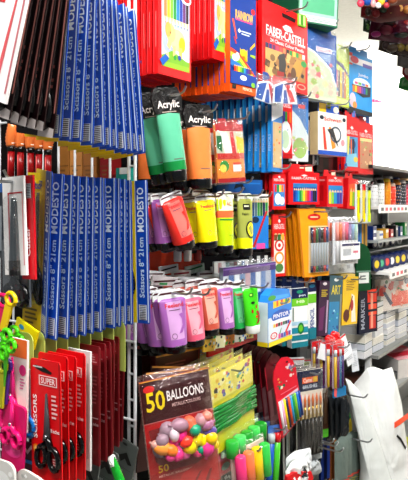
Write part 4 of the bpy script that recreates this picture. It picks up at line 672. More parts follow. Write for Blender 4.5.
# ---------------- felt pens with rounded red header, and its dark backs
rainbow = ['f4eef0s', 'f0b8d0s', 'f2d42cs', '3a2f5as', 'f0642cs', '48a8d8s', '2c9a58s', '8cc63cs', '2a7ac8s', '204a9as']
pack('felt_pen_pack', 'front felt pen pack with rounded crimson header and rainbow pens', 'felt pen pack', 271, 366, 68, 19.5, L=.28, yaw=38, roll=12, t=.003, base='dc1c3c', outline=[(0, 1.0), (0, .2), (.08, .1), (.25, .02), (.5, -.03), (.75, .0), (.92, .07), (1, .18), (1, .86)],
     design=[('x', .14, .2, .4, .36, (9, ['e8b060', '3a7a5a', 'f0e0d0']), 4, .3), ('x', .5, .1, .88, .3, (12, ['e8d8d0', '8a7ab0', 'e8c0c8', '5a9a70']), 5, .22), ('e', .66, .05, .05, .012, '400814'), ('r', .2, .42, .9, .43, 'f090a0'), ('p', [(.05, .5), (.95, .46), (.95, .85), (.05, .97)], 'e8d0dc')],
     extra=lambda it: [(lambda g, i=i, k=k: g.tube([(it.X(.08+i*.095), -.005, it.Z(.5)), (it.X(.08+i*.095), -.005, it.Z(.93-.01*i))], it.w*.043, k, 8))(it.part('felt_pen', True)) for i, k in enumerate(rainbow)],
     n=0, w=.085, h=.2)
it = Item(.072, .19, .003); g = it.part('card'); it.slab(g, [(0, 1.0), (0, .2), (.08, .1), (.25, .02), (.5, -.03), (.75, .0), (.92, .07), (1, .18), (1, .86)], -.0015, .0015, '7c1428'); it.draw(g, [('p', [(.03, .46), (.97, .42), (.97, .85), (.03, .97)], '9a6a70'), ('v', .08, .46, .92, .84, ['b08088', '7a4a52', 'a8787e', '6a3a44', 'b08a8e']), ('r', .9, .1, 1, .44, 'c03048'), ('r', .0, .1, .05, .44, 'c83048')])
bkc = it.finish('felt_pen_pack', 'x x x x', 'felt pen pack')
for i, (u, v, rl, L) in enumerate(((264, 353, 10, .25), (258.5, 350, 9, .23), (253.5, 347, 8, .205), (248.5, 345, 7, .18), (243, 344, 6, .155), (238, 343, 5, .13))):
    o = bkc if i == 0 else dup(bkc); tag(o, ORD[i]+' dark crimson rounded felt pen pack behind the rainbow pens', 'felt pen pack', 'dark crimson felt pen packs'); orient(o, it, u+8, v+3, 'A', L, 44, rl, 0, (0, 0))
hook(hit(280, 366, 'A', .27), 'A', .27, 'the crimson felt pen packs', .04)
# ---------------- orange blister stack and clear marker packs
def mech(cols):
    def f(it):
        for i, k in enumerate(cols):
            g = it.part('pencil', True); x = it.X(.37+i*.095); g.tube([(x, -.006, it.Z(.28)), (x, -.006, it.Z(.92))], .0034, 'c4ccd2', 8); g.tube([(x, -.0062, it.Z(.27)), (x, -.0062, it.Z(.5))], .0037, k, 8); g.tube([(x, -.0062, it.Z(.84)), (x, -.0062, it.Z(.93))], .0037, k, 8)
    return f
pack('mechanical_pencil_pack', 'front orange yellow card with clear blister of mechanical pencils', 'pencil pack', 300, 209, 66, 27, L=.27, yaw=34, t=.002, base='f2a81c', outline=[(-.1, 0), (.9, 0), (1, .08), (1.05, 1), (.1, 1)], design=[('e', .5, .12, .24, .05, 'd8302c'), ('t', .36, .1, .64, .14, 'BIC', 'f8f0e0') if 0 else ('r', .36, .11, .64, .13, 'f8d8b0'), ('r', .3, .25, .98, .94, 'e8d8a8'), ('p', [(-.1, 0), (-.04, 0), (.16, 1), (.1, 1)], 'c87c14')],
     extra=mech(['24305as', 'a8281cs', '2c7a3cs', '24305as', '1c1c1cs', 'b8282cs', '2a5a9as']), blister=(.3, .26, 1.0, .95, .014), n=6, sp=.0165, rear='{} orange backed blister card behind the front one', group='orange mechanical pencil cards', hk='the orange mechanical pencil cards', hx=.05)
def markers(it):
    for i, k in enumerate(['f0a8a0', 'f0885c', 'e8a0b0', 'e86a8a', 'b8a0d0', '9ab8d8', 'a8d0c0']):
        g = it.part('marker', True); x = it.X(.12+i*.125); g.tube([(x, -.006, it.Z(.05)), (x, -.006, it.Z(.95))], .0052, 'eef0f2', 8); g.tube([(x, -.0066, it.Z(.04)), (x, -.0066, it.Z(.45))], .0056, k, 8)
pack('marker_pack', 'clear pack of pale pastel markers with white label, front', 'marker pack', 333, 221, 42, 24, L=.29, yaw=36, t=.004, base='e6eaee', design=[('r', 0, .0, 1, .04, 'c8ccd4')], extra=lambda it: (markers(it), (lambda g: (g.box(it.X(.2), it.X(.98), -.0135, -.0125, it.Z(.9), it.Z(.5), 'f4f4f4'), g.box(it.X(.25), it.X(.95), -.0142, -.0135, it.Z(.58), it.Z(.53), '2a2a6a'), g.box(it.X(.7), it.X(.9), -.0142, -.0135, it.Z(.75), it.Z(.7), 'e88a9a'), g.box(it.X(.3), it.X(.6), -.0142, -.0135, it.Z(.8), it.Z(.65), 'c8ccd0')))(it.part('label'))), film=('f6f8fcf', .03, .016), n=3, sp=.03, rear='{} clear marker pack behind the pastel one', group='pastel marker packs', hk='the pastel marker packs', hx=.05)
pack('marker_pack', 'clear white pen pack between the orange cards and the pastel markers', 'marker pack', 325, 222, 40, 9, L=.26, yaw=36, t=.006, base='dfe4ea', design=[('v', .1, 0, .9, .5, ['d85a8a', 'c8ccd8', '5a6ab0', 'd8dce0']), ('t', .3, .5, .6, .9, 'PEN', 'c8303c', 90), ('r', .7, .5, .9, .95, 'b8c4d4')], film=('f6f8fcf', .03, .012), hk='the clear white pen pack')
pack('notebook_sleeve', 'white plastic sleeve hanging below the pastel markers', 'sleeve', 327, 262, 12, 26, L=.24, yaw=36, t=.004, base='e4e8ea', design=[('x', .1, .2, .9, .8, (5, ['c8ccd0', 'f4f4f4']))])
# ---------------- fifth level boxes
pack('felt_pen_box', 'blue and white felt pen box with yellow base and slanted blue lid', 'felt pen box', 268, 303, 43, 23.5, L=.29, yaw=54, t=.03, base='2a8ad8', main='box', design=[('p', [(0, 0), (1, 0), (1, .3), (0, .36)], '2f90e0'), ('p', [(.2, .0), (.95, -.0), (.95, .12), (.2, .16)], 'f2d41c'), ('v', .24, .0, .9, .13, ['f2d41c', 'e86a2a', 'f2d41c', 'd8303a', 'f2d41c', '2c9a48', 'f2d41c']), ('p', [(0, .36), (1, .3), (1, .9), (0, .9)], 'dfeaf4'), ('e', .52, .36, .4, .14, '2a6ac4'), ('t', .2, .3, .86, .4, 'PINTOR', 'f4f6fa'), ('e', .52, .48, .44, .05, 'f4f4f6'), ('v', .2, .52, .9, .6, ['f0d02c', 'd8303a', '222222', 'c8306a', '2c7a4a', '222222', '2a5ab8']), ('e', .22, .78, .14, .08, 'd8283a'), ('e', .22, .78, .1, .055, 'f4e8ea'), ('t', .17, .76, .28, .8, '12', 'd8283a'), ('p', [(.5, .68), (.56, .64), (.46, .82), (.42, .8)], '3aa048'), ('p', [(.9, .55), (.97, .56), (.7, .84), (.64, .82)], 'e0283c'), ('v', .4, .78, .95, .88, ['e85aa0', '8a4ab0', '2a7ac8', 'e8485a', '8a4ab0']), ('r', 0, .9, 1, 1, 'f2dc1c'), ('L', 0, 0, 1, 1, 'd8e4ee'), ('L', 0, .9, 1, 1, 'e8d020')],
     extra=lambda it: (lambda g: (g.prism([(it.X(0), 0), (it.X(1), 0), (it.X(.94), .022), (it.X(.3), .03), (it.X(.06), .016)], -.012, .012, '2a92e0'), it.draw(g, [('p', [(.1, -.02), (.92, -.02), (.9, -.09), (.3, -.12)], '58b0f0'), ('e', .2, -.08, .16, .06, '5ab04a')], -.012)))(it.part('lid')), hk='the blue and white felt pen box', hx=.02)
pack('felt_pen_box', 'tall white and green box with navy cap and teal striped base', 'pen box', 291.5, 289, 58, 16, L=.26, yaw=30, t=.02, base='f2f2f0', main='box', design=[('r', 0, 0, 1, .17, '162a5c'), ('e', .5, .06, .2, .03, '2a9a7a'), ('t', .45, .11, .85, .15, 'pen', 'dfe6f0'), ('r', 0, .17, 1, .3, '7cc838'), ('t', .3, .2, .8, .25, 'HB', 'e8f4d8'), ('v', .05, .32, .15, .55, ['8a9a90']), ('r', 0, .56, 1, .62, 'b8d8e8'), ('r', 0, .66, 1, .76, '2a9ab0'), ('r', 0, .79, 1, .88, '1f8a9a'), ('r', 0, .91, 1, 1, '2a8e9c'), ('e', .55, .68, .2, .1, '1f8a50'), ('e', .55, .68, .12, .06, '7cc838')], tab=('14264e', .15, []), hk='the tall white and green box', n=2, sp=.03, rear='{} box behind the white and green one', group='white and green boxes')
pack('felt_pen_box', 'slim white and green box with blue lettering, right of the tall one', 'pen box', 308, 283, 56, 8, L=.26, yaw=34, t=.012, base='f0f2f0', main='box', design=[('r', 0, 0, 1, .16, '1a2c5c'), ('e', .5, .06, .35, .03, '2a9ac8'), ('r', 0, .2, 1, .36, '7cc838'), ('t', .25, .45, .75, .8, 'PENCIL', '2a5aa8', 90), ('r', 0, .8, 1, 1, '1f8a9a')], anchor=(-.5, 0))
pack('pen_box', 'orange box with dark stripes above a slim yellow box', 'box', 309, 277, 22, 13, L=.21, yaw=36, t=.02, base='f0882c', main='box', design=[('r', 0, .05, 1, .12, '3a2414'), ('r', .3, .2, .5, .9, 'f8b04c')])
pack('pen_box', 'slim yellow box under the orange striped box', 'box', 315, 297, 38, 7, L=.23, yaw=36, t=.02, base='f0cc1c', main='box', design=[('t', .25, .1, .75, .5, 'HB', '3a3a1c', 90), ('r', .1, .7, .9, .8, 'c89c14')])
pack('pen_box', 'dark purple box with yellow print, leaning among the fifth level boxes', 'box', 320, 281, 54, 10, L=.26, yaw=40, roll=-5, t=.02, base='4c2c50', main='box', design=[('e', .5, .05, .2, .03, 'e8e0e4'), ('n', .2, .16, .9, .3, 4, 'e8d02c'), ('v', .78, .35, .95, .95, ['c8b0c8']), ('p', [(.1, .5), (.6, .45), (.5, .9), (.1, .9)], '7a3a70')])
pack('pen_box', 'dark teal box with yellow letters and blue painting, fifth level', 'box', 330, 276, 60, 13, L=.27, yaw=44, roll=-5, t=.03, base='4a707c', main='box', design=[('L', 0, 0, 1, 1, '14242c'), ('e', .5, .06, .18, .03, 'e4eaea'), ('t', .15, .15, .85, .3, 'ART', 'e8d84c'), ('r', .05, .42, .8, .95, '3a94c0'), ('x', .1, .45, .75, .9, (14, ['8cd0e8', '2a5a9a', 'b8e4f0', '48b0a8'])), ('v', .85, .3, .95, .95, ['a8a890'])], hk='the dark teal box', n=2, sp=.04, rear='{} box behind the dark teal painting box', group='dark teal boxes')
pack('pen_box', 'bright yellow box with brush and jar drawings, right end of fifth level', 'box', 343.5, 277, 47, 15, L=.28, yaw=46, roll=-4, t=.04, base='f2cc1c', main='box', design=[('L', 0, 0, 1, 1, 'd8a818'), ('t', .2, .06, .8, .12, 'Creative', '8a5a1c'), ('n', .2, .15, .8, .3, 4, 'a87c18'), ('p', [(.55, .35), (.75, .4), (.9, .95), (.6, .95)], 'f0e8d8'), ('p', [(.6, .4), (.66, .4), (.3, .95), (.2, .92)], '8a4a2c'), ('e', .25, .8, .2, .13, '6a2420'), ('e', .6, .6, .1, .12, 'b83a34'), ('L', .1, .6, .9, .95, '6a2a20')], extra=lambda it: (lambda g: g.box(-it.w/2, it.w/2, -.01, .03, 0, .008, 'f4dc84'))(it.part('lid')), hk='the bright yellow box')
# ---------------- sixth level: brushes, pens
for i, (u, v, w_p, c, lb) in enumerate(((284, 352, 20, 'e8ecee', 'white folded card top, first of the pile above the brushes'), (289, 357, 20, 'b8cc3c', 'lime green card top in the pile above the brushes'), (295, 353, 22, 'f0eee8', 'white card top with red edge above the brushes'), (303, 358, 22, 'd8dcde', 'grey white card top nearest the navy brush header'))):
    pack('card_sleeve', lb, 'card pack', u, v+6, 70, w_p, L=.2-.02*i, yaw=20, roll=-3, t=.004, base=c, h=.1, design=[('r', 0, .04, 1, .08, ['c83a3a', '8aa02c', 'd8485a', '5a646c'][i])])
brush_cols = ['e8883c', 'e07c34', 'f09a50', 'd8783a', 'e8904c', 'c8682c']
def brushes(n_, tip, fer, hdl, y0, y1, y2, y3, x0=.12, x1=.88):
    def f(it):
        for i in range(n_):
            g = it.part('paintbrush', True); x = it.X(x0+(x1-x0)*i/max(1, n_-1)); yy = -.006; r = .0032
            g.tube([(x, yy, it.Z(y0)), (x, yy, it.Z(y0+(y1-y0)*.5)), (x, yy, it.Z(y1))], [.0006, r*1.1, r*.9], tip, 8)
            g.tube([(x, yy, it.Z(y1)), (x, yy, it.Z(y2))], [r*.9, r*1.0], fer, 8); g.tube([(x, yy, it.Z(y2)), (x, yy, it.Z((y2+y3)/2)), (x, yy, it.Z(y3))], [r, r*1.25, r*.6], hdl, 8)
    return f
pack('paintbrush_pack', 'brush pack with navy header, orange label and orange tipped brushes', 'brush pack', 297, 372, 80, 20, L=.29, yaw=28, t=.003, base='e8e2d6', w=.088, h=.235, design=[('r', 0, 0, 1, .24, '18284e'), ('r', .2, .08, .8, .15, 'f0702c'), ('t', .24, .09, .58, .14, 'Camel', 'f8f0e8'), ('r', .62, .085, .78, .145, 'f0c83c'), ('t', .22, .17, .78, .21, 'BRUSHES', 'd8dfe8'), ('p', [(0, .28), (.5, .28), (0, .5)], 'f4f2ee'), ('r', 0, .52, 1, .56, 'd8c89c'), ('r', 0, .56, 1, 1, '2a2422')],
     extra=brushes(6, 'e0803cs', 'c8a860m', '201c1cs', .27, .42, .56, .98), film=('f6f8f8f', .02, .012), n=3, sp=.02, rear='{} pack behind the navy header brush pack', group='navy header brush packs', hk='the navy header brush packs')
pack('paintbrush_pack', 'pack with yellow brush picture and brown base beside the navy header pack', 'brush pack', 317, 370, 68, 11, L=.25, yaw=30, t=.004, base='6a4434', design=[('r', 0, 0, 1, .1, '2a4a6a'), ('r', .1, .06, .9, .14, 'e8c83c'), ('r', 0, .1, 1, .2, 'c8485a'), ('p', [(.6, .2), (1, .2), (.5, .5), (.1, .5)], 'f0eae4'), ('v', .1, .35, .9, .8, ['9a7458', '5a3a2c', '8a6a50']), ('r', 0, .88, 1, 1, '6ac83c')], film=('f6f8f8f', .02, .008))
pack('paintbrush_pack', 'pack of dark handled brushes on white card, bottom centre', 'brush pack', 287, 398, 82, 13, L=.26, yaw=28, t=.003, base='e6e8e4', design=[('r', 0, 0, 1, .2, 'eceee8'), ('r', .1, .3, .95, .36, '3a6ac0')], extra=brushes(5, '2a2a2cs', '1c2436s', '14202cs', .2, .34, .45, .8, .15, .85), film=('f6f8f8f', .02, .01), n=1, rear='{} pack behind the dark handled brushes', group='dark handled brush packs')
def pens(cols):
    def f(it):
        n_ = len(cols)
        for i, k in enumerate(cols):
            g = it.part('pen', True); x = it.X((i+.5)/n_); g.tube([(x, -.006, it.Z(.2)), (x, -.006, it.Z(.96)), (x, -.006, it.Z(1))], [it.w*.42/n_]*2+[.001], k, 8)
            g.tube([(x, -.006, it.Z(.12)), (x, -.006, it.Z(.26))], it.w*.46/n_, 'd82028s' if i % 2 else 'c8d0d4s', 8)
    return f
pack('glitter_pen_pack', 'pack of yellow, purple and blue glitter pens with red crinkled top', 'pen pack', 333, 345, 43, 12, L=.33, yaw=38, t=.003, base='c8b8c8', design=[('r', 0, 0, 1, .2, 'e01c20')], extra=pens(['c8a83cs', '7a3a70s', '4a7a98s', '4a2a6as']), film=('ffe8e8f', .03, .01), w=.042, n=3, sp=.022, rear='{} purple glitter pen pack behind the yellow penned one', group='glitter pen packs', hk='the glitter pen packs')
for i, (u, v, L, lb) in enumerate(((332, 337, .31, 'left red crinkled cap of film on the glitter pens'), (337, 333, .29, 'upper red crinkled cap of film on the glitter pens'), (341, 341, .33, 'right red crinkled cap of film on the glitter pens'))):
    it = Item(.034, .034, .02); g = it.part('film_cap'); g.puff([(-.016, 0), (-.006, .006), (.008, .002), (.018, -.004), (.014, -.02), (.016, -.032), (-.004, -.028), (-.016, -.03)], .012, 'e82024s', 6, .9, i*3.1, 3)
    o = it.finish('film_cap', lb, 'film cap'); orient(o, it, u, v, 'A', L, 30, 0, 0, (0, 0))
pack('pen_pack', 'dark purple pens in the row left of the glitter pens', 'pen pack', 322, 348, 40, 9, L=.27, yaw=34, t=.006, base='4a3070', design=[('v', 0, 0, 1, 1, ['5a3a90', '3a2458', '7a4a8a']), ('r', 0, 0, 1, .2, '8a1a2a')])
pack('price_card', 'small white price card with red corner above the glitter pens', 'price card', 321, 343, 15, 17, L=.3, yaw=40, roll=-20, t=.002, base='eceef0', design=[('p', [(.5, 0), (1, 0), (1, .3)], 'd8303a')])
pack('price_card', 'white card with red lettering at left of the red film caps', 'price card', 314, 352, 18, 14, L=.27, yaw=40, roll=16, t=.002, base='7a1820', design=[('p', [(.1, .1), (.9, .3), (.8, .5), (.1, .3)], 'e8e4e4')])
pack('craft_pack', 'blue folded pouch with pink edge below the glitter pens', 'pouch', 334, 389, 9, 12, L=.33, yaw=35, t=.006, base='2a86b8', design=[('p', [(0, 0), (.25, 0), (.2, 1), (0, .8)], 'e86a6a')])
# black sachets
def sachet(it, k, seed):
    g = it.part('sachet'); w, h = it.w/2, it.h; g.puff([(-w, -.012), (-w*.3, 0), (w*.6, -.002), (w, -.016), (w, -h*.9), (w*.5, -h), (-w*.7, -h*.98), (-w, -h*.85)], .009, k, 8, .9, seed, 4)
    g = it.part('header'); g.prism([(-w*.7, .01), (w*.7, .01), (w*.6, -.014), (-w*.6, -.014)], -.002, .002, 'c8ccccf')
for i, (u, v, h, w_p, L) in enumerate(((330, 396, 46, 9, .27), (335, 395, 46, 9, .29), (341, 397, 44, 9, .31), (346, 398, 40, 8, .33))):
    W, H = dims(u, v, 'A', L, h, w_p, 30); it = Item(W, H, .01); sachet(it, '2e3236g', i*2.3)
    o = it.finish('pen_pouch', ('leftmost' if i == 0 else ORD[i-1]+' from the left')+' of the shiny black pouches beside the white bag', 'pouch', 'shiny black pouches'); orient(o, it, u, v, 'A', L, 30, random.uniform(-3, 3), 0, (0, 0))
hook(hit(344, 394, 'A', .3), 'A', .3, 'the shiny black pouches', .07)
pack('craft_pack', 'narrow green and orange card behind the black pouches', 'craft pack', 344, 400, 34, 8, L=.25, yaw=40, t=.003, base='3aa84c', design=[('r', 0, 0, 1, .25, 'e8703a'), ('r', 0, .6, 1, 1, 'f0d83c')])
for i, (u, v, L) in enumerate(((344, 437, .33), (350, 434, .30), (355, 431, .28), (340, 441, .35))):
    W, H = dims(u, v, 'A', L, 52, 13, 30); it = Item(W, H, .008)
    g = it.part('sleeve'); g.puff([(-W/2, 0), (-W*.2, .006), (W*.3, .004), (W/2, 0), (W/2, -H), (-W/2, -H)], .007, '76847es', 8, .5, i, 4); g = it.part('label'); it.draw(g, [('r', .05, .74, .95, .77, 'd0503c'), ('n', .2, .82, .9, .98, 4, 'a8a848')], -.009)
    o = it.finish('sleeve_pack', ['grey green sleeve pack second from front, left of the white bag', 'grey green sleeve pack third from front, left of the white bag', 'grey green sleeve pack deepest in its row, left of the white bag', 'front grey green sleeve pack with red line, left of the white bag'][i], 'sleeve pack', 'grey green sleeve packs'); orient(o, it, u+2, v, 'A', L, 30, 0, 0, (0, 0))
hook(hit(345, 437, 'A', .31), 'A', .31, 'the grey green sleeve packs', .08)
pack('pen_pack', 'blue and green gel pen pack hanging at bottom centre', 'pen pack', 268, 426, 62, 12, L=.27, yaw=34, roll=-4, t=.003, base='1c2c44', extra=pens(['2a6ac8s', '5acc3cs']), film=('eef6ffcf', .05, .008), design=[('r', 0, 0, 1, .12, '3a7ac8')], n=2, sp=.03, rear='{} dark pen pack behind the blue and green one', group='dark pen packs', hk='the blue and green gel pen packs')
pack('pen_pack', 'dark pen pack between clay sticks and blue green pens', 'pen pack', 255, 414, 66, 13, L=.2, yaw=34, t=.004, base='10182a', design=[('v', .1, .05, .9, .9, ['1c3a5c', '101820', '244a6c', '0c1418']), ('x', .1, .1, .9, .5, (6, ['3a6a9a', '8ab0c8']))], n=2, sp=.03, rear='{} dark pen pack left of the blue green pens', group='left dark pen packs')
pack('craft_pack', 'bright red pouch at the bottom edge below the brushes', 'pouch', 288, 472, 22, 26, L=.32, yaw=30, roll=-10, t=.01, base='e0202a', outline=[(0, .2), (.4, 0), (.9, .05), (1, .3), (1, 1), (0, 1)])
for i, (u, v, w_p, L) in enumerate(((302, 452, 26, .31), (312, 446, 22, .3), (298, 462, 22, .33))):
    W, H = dims(u, v, 'A', L, 32, w_p, 30); it = Item(W, H, .02); g = it.part('film'); g.puff([(-W/2, -H*.2), (-W*.2, 0), (W*.4, .006), (W/2, -H*.3), (W*.45, -H), (-W*.4, -H*.95)], .016, ['e8ecee', 'c8ced0', 'f0f2f2'][i]+'s', 8, 1.2, i*4.4, 4)
    g = it.part('lining'); g.puff([(-W*.1, -H*.4), (W*.3, -H*.2), (W*.4, -H*.5), (0, -H*.8)], .02, '2a3438s', 5, .6, i, 3)
    o = it.finish('crumpled_pouch', ['white crumpled clear pouch at the bottom, behind the front one', 'greyish crumpled clear pouch under the brush pack', 'front white crumpled clear pouch above the red pouch'][i], 'pouch'); orient(o, it, u, v, 'A', L, 30, i*8-8, 0, (0, 0))
for i, (u, v, L) in enumerate(((326, 444, .34), (331, 450, .36), (322, 441, .33))): hook(hit(u, v, 'A', L), 'A', L, ['low pouches, middle one of three', 'low pouches, nearest of three', 'low pouches, farthest of three'][i], .03)
pack('wood_stick_pack', 'brown wooden stick bundle behind the low hooks', 'stick pack', 329, 436, 44, 10, L=.22, yaw=34, t=.01, base='8a5424', design=[('v', 0, 0, 1, 1, ['a86c34', '6a3c18', 'b87c3c', '7a4820'])])
pack('pen_pack', 'navy blue pen pack beside the brown wooden sticks', 'pen pack', 321, 432, 48, 9, L=.21, yaw=34, t=.01, base='1c2f6c', design=[('v', 0, .3, 1, 1, ['2a4a9a', '101c44', '3a5ab0'])])

# ================================================================ shelves farther down the aisle
SA, SB = 1.24, 3.4
def ws(u, L): return wallpt(u, 205, L)[0]
def zz(u, v, L): return wallpt(u, v, L)[1]
g = G(); slabW(g, SA, SB, -.03, -.005, .1, 1.66, '8e9090'); unit = g
o = g.build('back_panel'); root = bpy.data.objects.new('shelving_unit', None); COL.objects.link(root); tag(root, 'grey metal shelving unit with white fronted shelves beyond the hooks', 'shelving'); o.parent = root
def board(z, L, th, k, nm='shelf', a=SA, b=SB, rail=None):
    g = G(); slabW(g, a, b, -.005, L, z-th, z, k); q = g.build(nm, root)
    if rail:
        g = G(); slabW(g, a, b, L, L+.004, z-.024, z+.006, 'f0efed'); rr = random.Random(int(z*100))
        for i in range(46): s_ = a+.02+i*.047; slabW(g, s_, s_+.026, L+.004, L+.005, z-.016, z-.004, rail if i % 3 else '5a5a5a')
        g.build('price_rail', root)
board(1.645, .28, .012, '20262a', 'top_shelf'); board(1.495, .30, .01, 'e4e4e2', rail='d8586a'); board(1.372, .30, .008, '9aa0a0', rail=None); board(1.322, .22, .006, 'c8ccce')
board(1.262, .34, .01, 'e2e2e0', rail='d8485a'); board(.962, .30, .012, '8a8c8a'); board(.80, .30, .012, 'a0a2a0'); board(.4, .34, .02, 'a0a2a0')
for s_ in (SA+.01, 2.2, SB):
    g = G(); slabW(g, s_-.012, s_+.012, -.005, .025, 0, 1.7, 'c9ccd0'); g.build('upright', root)
    g = G(); slabW(g, s_-.008, s_+.008, .25, .27, 0, .96, 'd8dadb'); g.build('front_post', root)
def onshelf(name, label, cat, s_, L, z, w, h, d, k, design=(), group=None, main='box', extra=None, rot=0, outline=None, kind='box'):
    it = Item(w, h, d); g = it.part(main, kind == 'cyl')
    if kind == 'cyl': g.tube([(0, 0, 0), (0, 0, -.001), (0, 0, -h)], [w*.42, w*.5, w*.5], k, 18)
    else: it.slab(g, outline or RECT, -d/2, d/2, k)
    if kind == 'cyl': pass
    else: it.draw(g, design)
    if extra: extra(it)
    o = it.finish(name, label, cat, group); p = A2W(s_, L, z+h+.0008)
    o.matrix_world = Matrix.Translation(p) @ Matrix.Rotation(math.radians(55+rot), 4, 'Z'); return o
def dots(k2, k3, rows=6):
    def f(it):
        g = it.part('dot_pattern'); w, h = it.w/2, it.h; rr = random.Random(int(h*1e4)+rows)
        for i in range(rows):
            for j in range(14):
                a = -math.pi+j*math.pi*2/14+(i % 2)*.22; z = -h*(i+.7)/(rows+.5); r = w*.14; cx = (w+.0006)
                pts = [(cx*math.cos(a+q*r/w*.9), cx*math.sin(a+q*r/w*.9), z+p*r) for q, p in ((-1, 0), (0, -1), (1, 0), (0, 1))]
                g.add(pts, [(0, 1, 2, 3)], rr.choice([k2, k3]))
        g = it.part('body>lid', True); g.tube([(0, 0, .016), (0, 0, .012), (0, 0, 0)], [w*.3, w*.85, w*.95], k2, 16)
    return f
prod = [(373, 'eeeeee', '26282c', 'c8c8c8', 'white dotted tin, first on the eye level shelf'), (380, 'f4f4f2', '1c1e22', 'e8e8e8', 'second white tin with black dots on the eye level shelf'), (386.5, 'f0a01c', 'f6d03c', 'e8801c', 'yellow orange tin on the eye level shelf'), (391.5, 'e84a2c', 'f6e0d0', 'f08a6a', 'red orange tin on the eye level shelf'),
        (397, '2a2c4a', 'e8a050', 'e8e8f0', 'dark navy patterned tin on the eye level shelf'), (402, '4a4c54', 'e8e8e8', 'a8a8b0', 'grey dotted tin on the eye level shelf'), (406.5, 'e83a5a', 'f6a0b8', 'f8e0e8', 'pink red tin near the right edge of the eye level shelf'), (411, 'f0c8a0', '3a8a4a', 'd84a3a', 'cream tin cut off by the right frame edge')]
for i, (u, k, a, b, lb) in enumerate(prod):
    h = .082+.008*(i % 3); onshelf('gift_tin', lb, 'tin', ws(u, .22), .22, 1.495, .034, h, .034, k, kind='cyl', main='body', extra=dots(a, b, 5+i % 3), group='tins on the eye level shelf')
for i, (u, k, a, b, lb) in enumerate(((378, 'f0f0ee', '24262a', '8a8c90', 'white dotted bottle in the back row of the eye level shelf, first'), (388, '26344a', 'e8e8e8', '5a86b8', 'navy dotted bottle in the back row of the eye level shelf'), (395, 'e8a03c', '3a3c60', 'f4e0c0', 'ochre patterned bottle in the back row of the eye level shelf'), (404, '2a2a34', 'e8c8a0', 'd8d8d8', 'black patterned bottle in the back row of the eye level shelf'))):
    onshelf('gift_bottle', lb, 'bottle', ws(u, .12), .12, 1.495, .045, .125, .045, k, kind='cyl', main='body', extra=dots(a, b, 8), group='bottles at the back of the eye level shelf')
sm = [(369.5, .035, .05, '1c3a7a', 'navy box with white label on the second shelf', [('r', .1, .3, .9, .5, 'e8eef4'), ('r', 0, .8, 1, 1, 'e8e8e8')]), (376, .04, .03, 'e6e4dc', 'cream small box with blue band on the second shelf', [('r', 0, .3, 1, .6, '3a6ab8')]), (382, .035, .036, 'd8a82c', 'ochre small box on the second shelf', [('r', .1, .1, .9, .4, 'f4f0e4')]), (387, .03, .032, 'b02a34', 'dark red small box on the second shelf', [('r', .1, .5, .9, .8, 'f0e0d8')]),
      (392, .03, .045, '20242c', 'black small box on the second shelf', [('r', .2, .2, .8, .4, 'c8ccd0')]), (396.5, .03, .04, '2a4a7a', 'blue small box on the second shelf', [('r', .1, .6, .9, .9, 'e8e8f0')]), (401, .03, .055, '2c8a4a', 'green small box on the second shelf', [('r', .2, .1, .8, .3, 'f0e8d0')]), (406, .05, .05, 'c8ccce', 'light grey labelled box at the right end of the second shelf', [('h', .1, .1, .9, .9, ['d85a6a', 'e8e8e8', '8a8c90', 'e8e8e8'])])]
for u, w, h, k, lb, ds in sm: onshelf('small_box', lb, 'box', ws(u, .25), .25, 1.372, w, h, .04, k, ds, group='small boxes on the second shelf')
for i, (u, k, k2, h) in enumerate(((372, '8a2a34', 'e8e0d8', .03), (379, '2a5a8a', 'f0c83c', .042), (385, 'e0dcd0', '3a3c40', .045), (391, '1c2c5c', 'd8dce4', .04), (398, '3a3c44', 'c84a4a', .045))):
    onshelf('small_box', ORD[i]+' box from the left in the back row of the second shelf', 'box', ws(u, .15), .15, 1.372, .04, h, .04, k, [('r', .1, .2, .9, .6, k2)], group='back row of the second shelf')
# blue tapes lying on the narrow and the wide lower shelf
def roll(label, u, L, z, r, wd, k, core, cap=None, group=None):
    it = Item(2*r, 2*r, wd); g = it.part('tape', True); n = 20
    P = lambda rr_, y: [(rr_*math.cos(a*2*math.pi/n), y, -r+rr_*math.sin(a*2*math.pi/n)) for a in range(n)]
    vs = P(r, -wd/2)+P(r, wd/2)+P(r*.55, -wd/2)+P(r*.55, wd/2); fs = []
    for a in range(n): b = (a+1) % n; fs += [(a, b, n+b, n+a), (2*n+a, 3*n+a, 3*n+b, 2*n+b), (a, 2*n+a, 2*n+b, b), (n+a, n+b, 3*n+b, 3*n+a)]
    g.add(vs, fs, k); g.smooth = False; g = it.part('tape>core')
    g.tube([(0, -wd*.52, -r), (0, wd*.5, -r)], r*.55, core, 14)
    if cap: g = it.part('tape>sticker'); g.add([(r*.42*math.cos(a*math.pi/6), -wd*.53, -r+r*.42*math.sin(a*math.pi/6)) for a in range(12)], [tuple(range(12))], cap)
    o = it.finish('tape_roll', label, 'tape roll', group); p = A2W(ws(u, L), L, z+2*r+.0008); o.matrix_world = Matrix.Translation(p) @ Matrix.Rotation(math.radians(40), 4, 'Z'); return o
for i, (u, k, c, cp) in enumerate(((372.5, '1c2c5c', 'e8c82c', 'f0d83c'), (377.5, '24346c', '3a9a6a', '6ac8a0'), (383, '20386c', 'd82a34', 'f06a5a'), (388, '1a2a58', 'e0e4e8', 'f0f0f0'), (393.5, '20306a', 'f0d030', 'f4e060'), (399.5, '1c3470', 'e8c428', 'f4dc50'), (405.5, '1e2e60', 'd8dce0', 'f0b03c'))):
    roll(('first' if i == 0 else ORD[i-1])+' blue tape roll from the left on the wide lower shelf', u, .28, 1.262, .026, .035, k, c, cp, 'blue tape rolls, lower shelf')
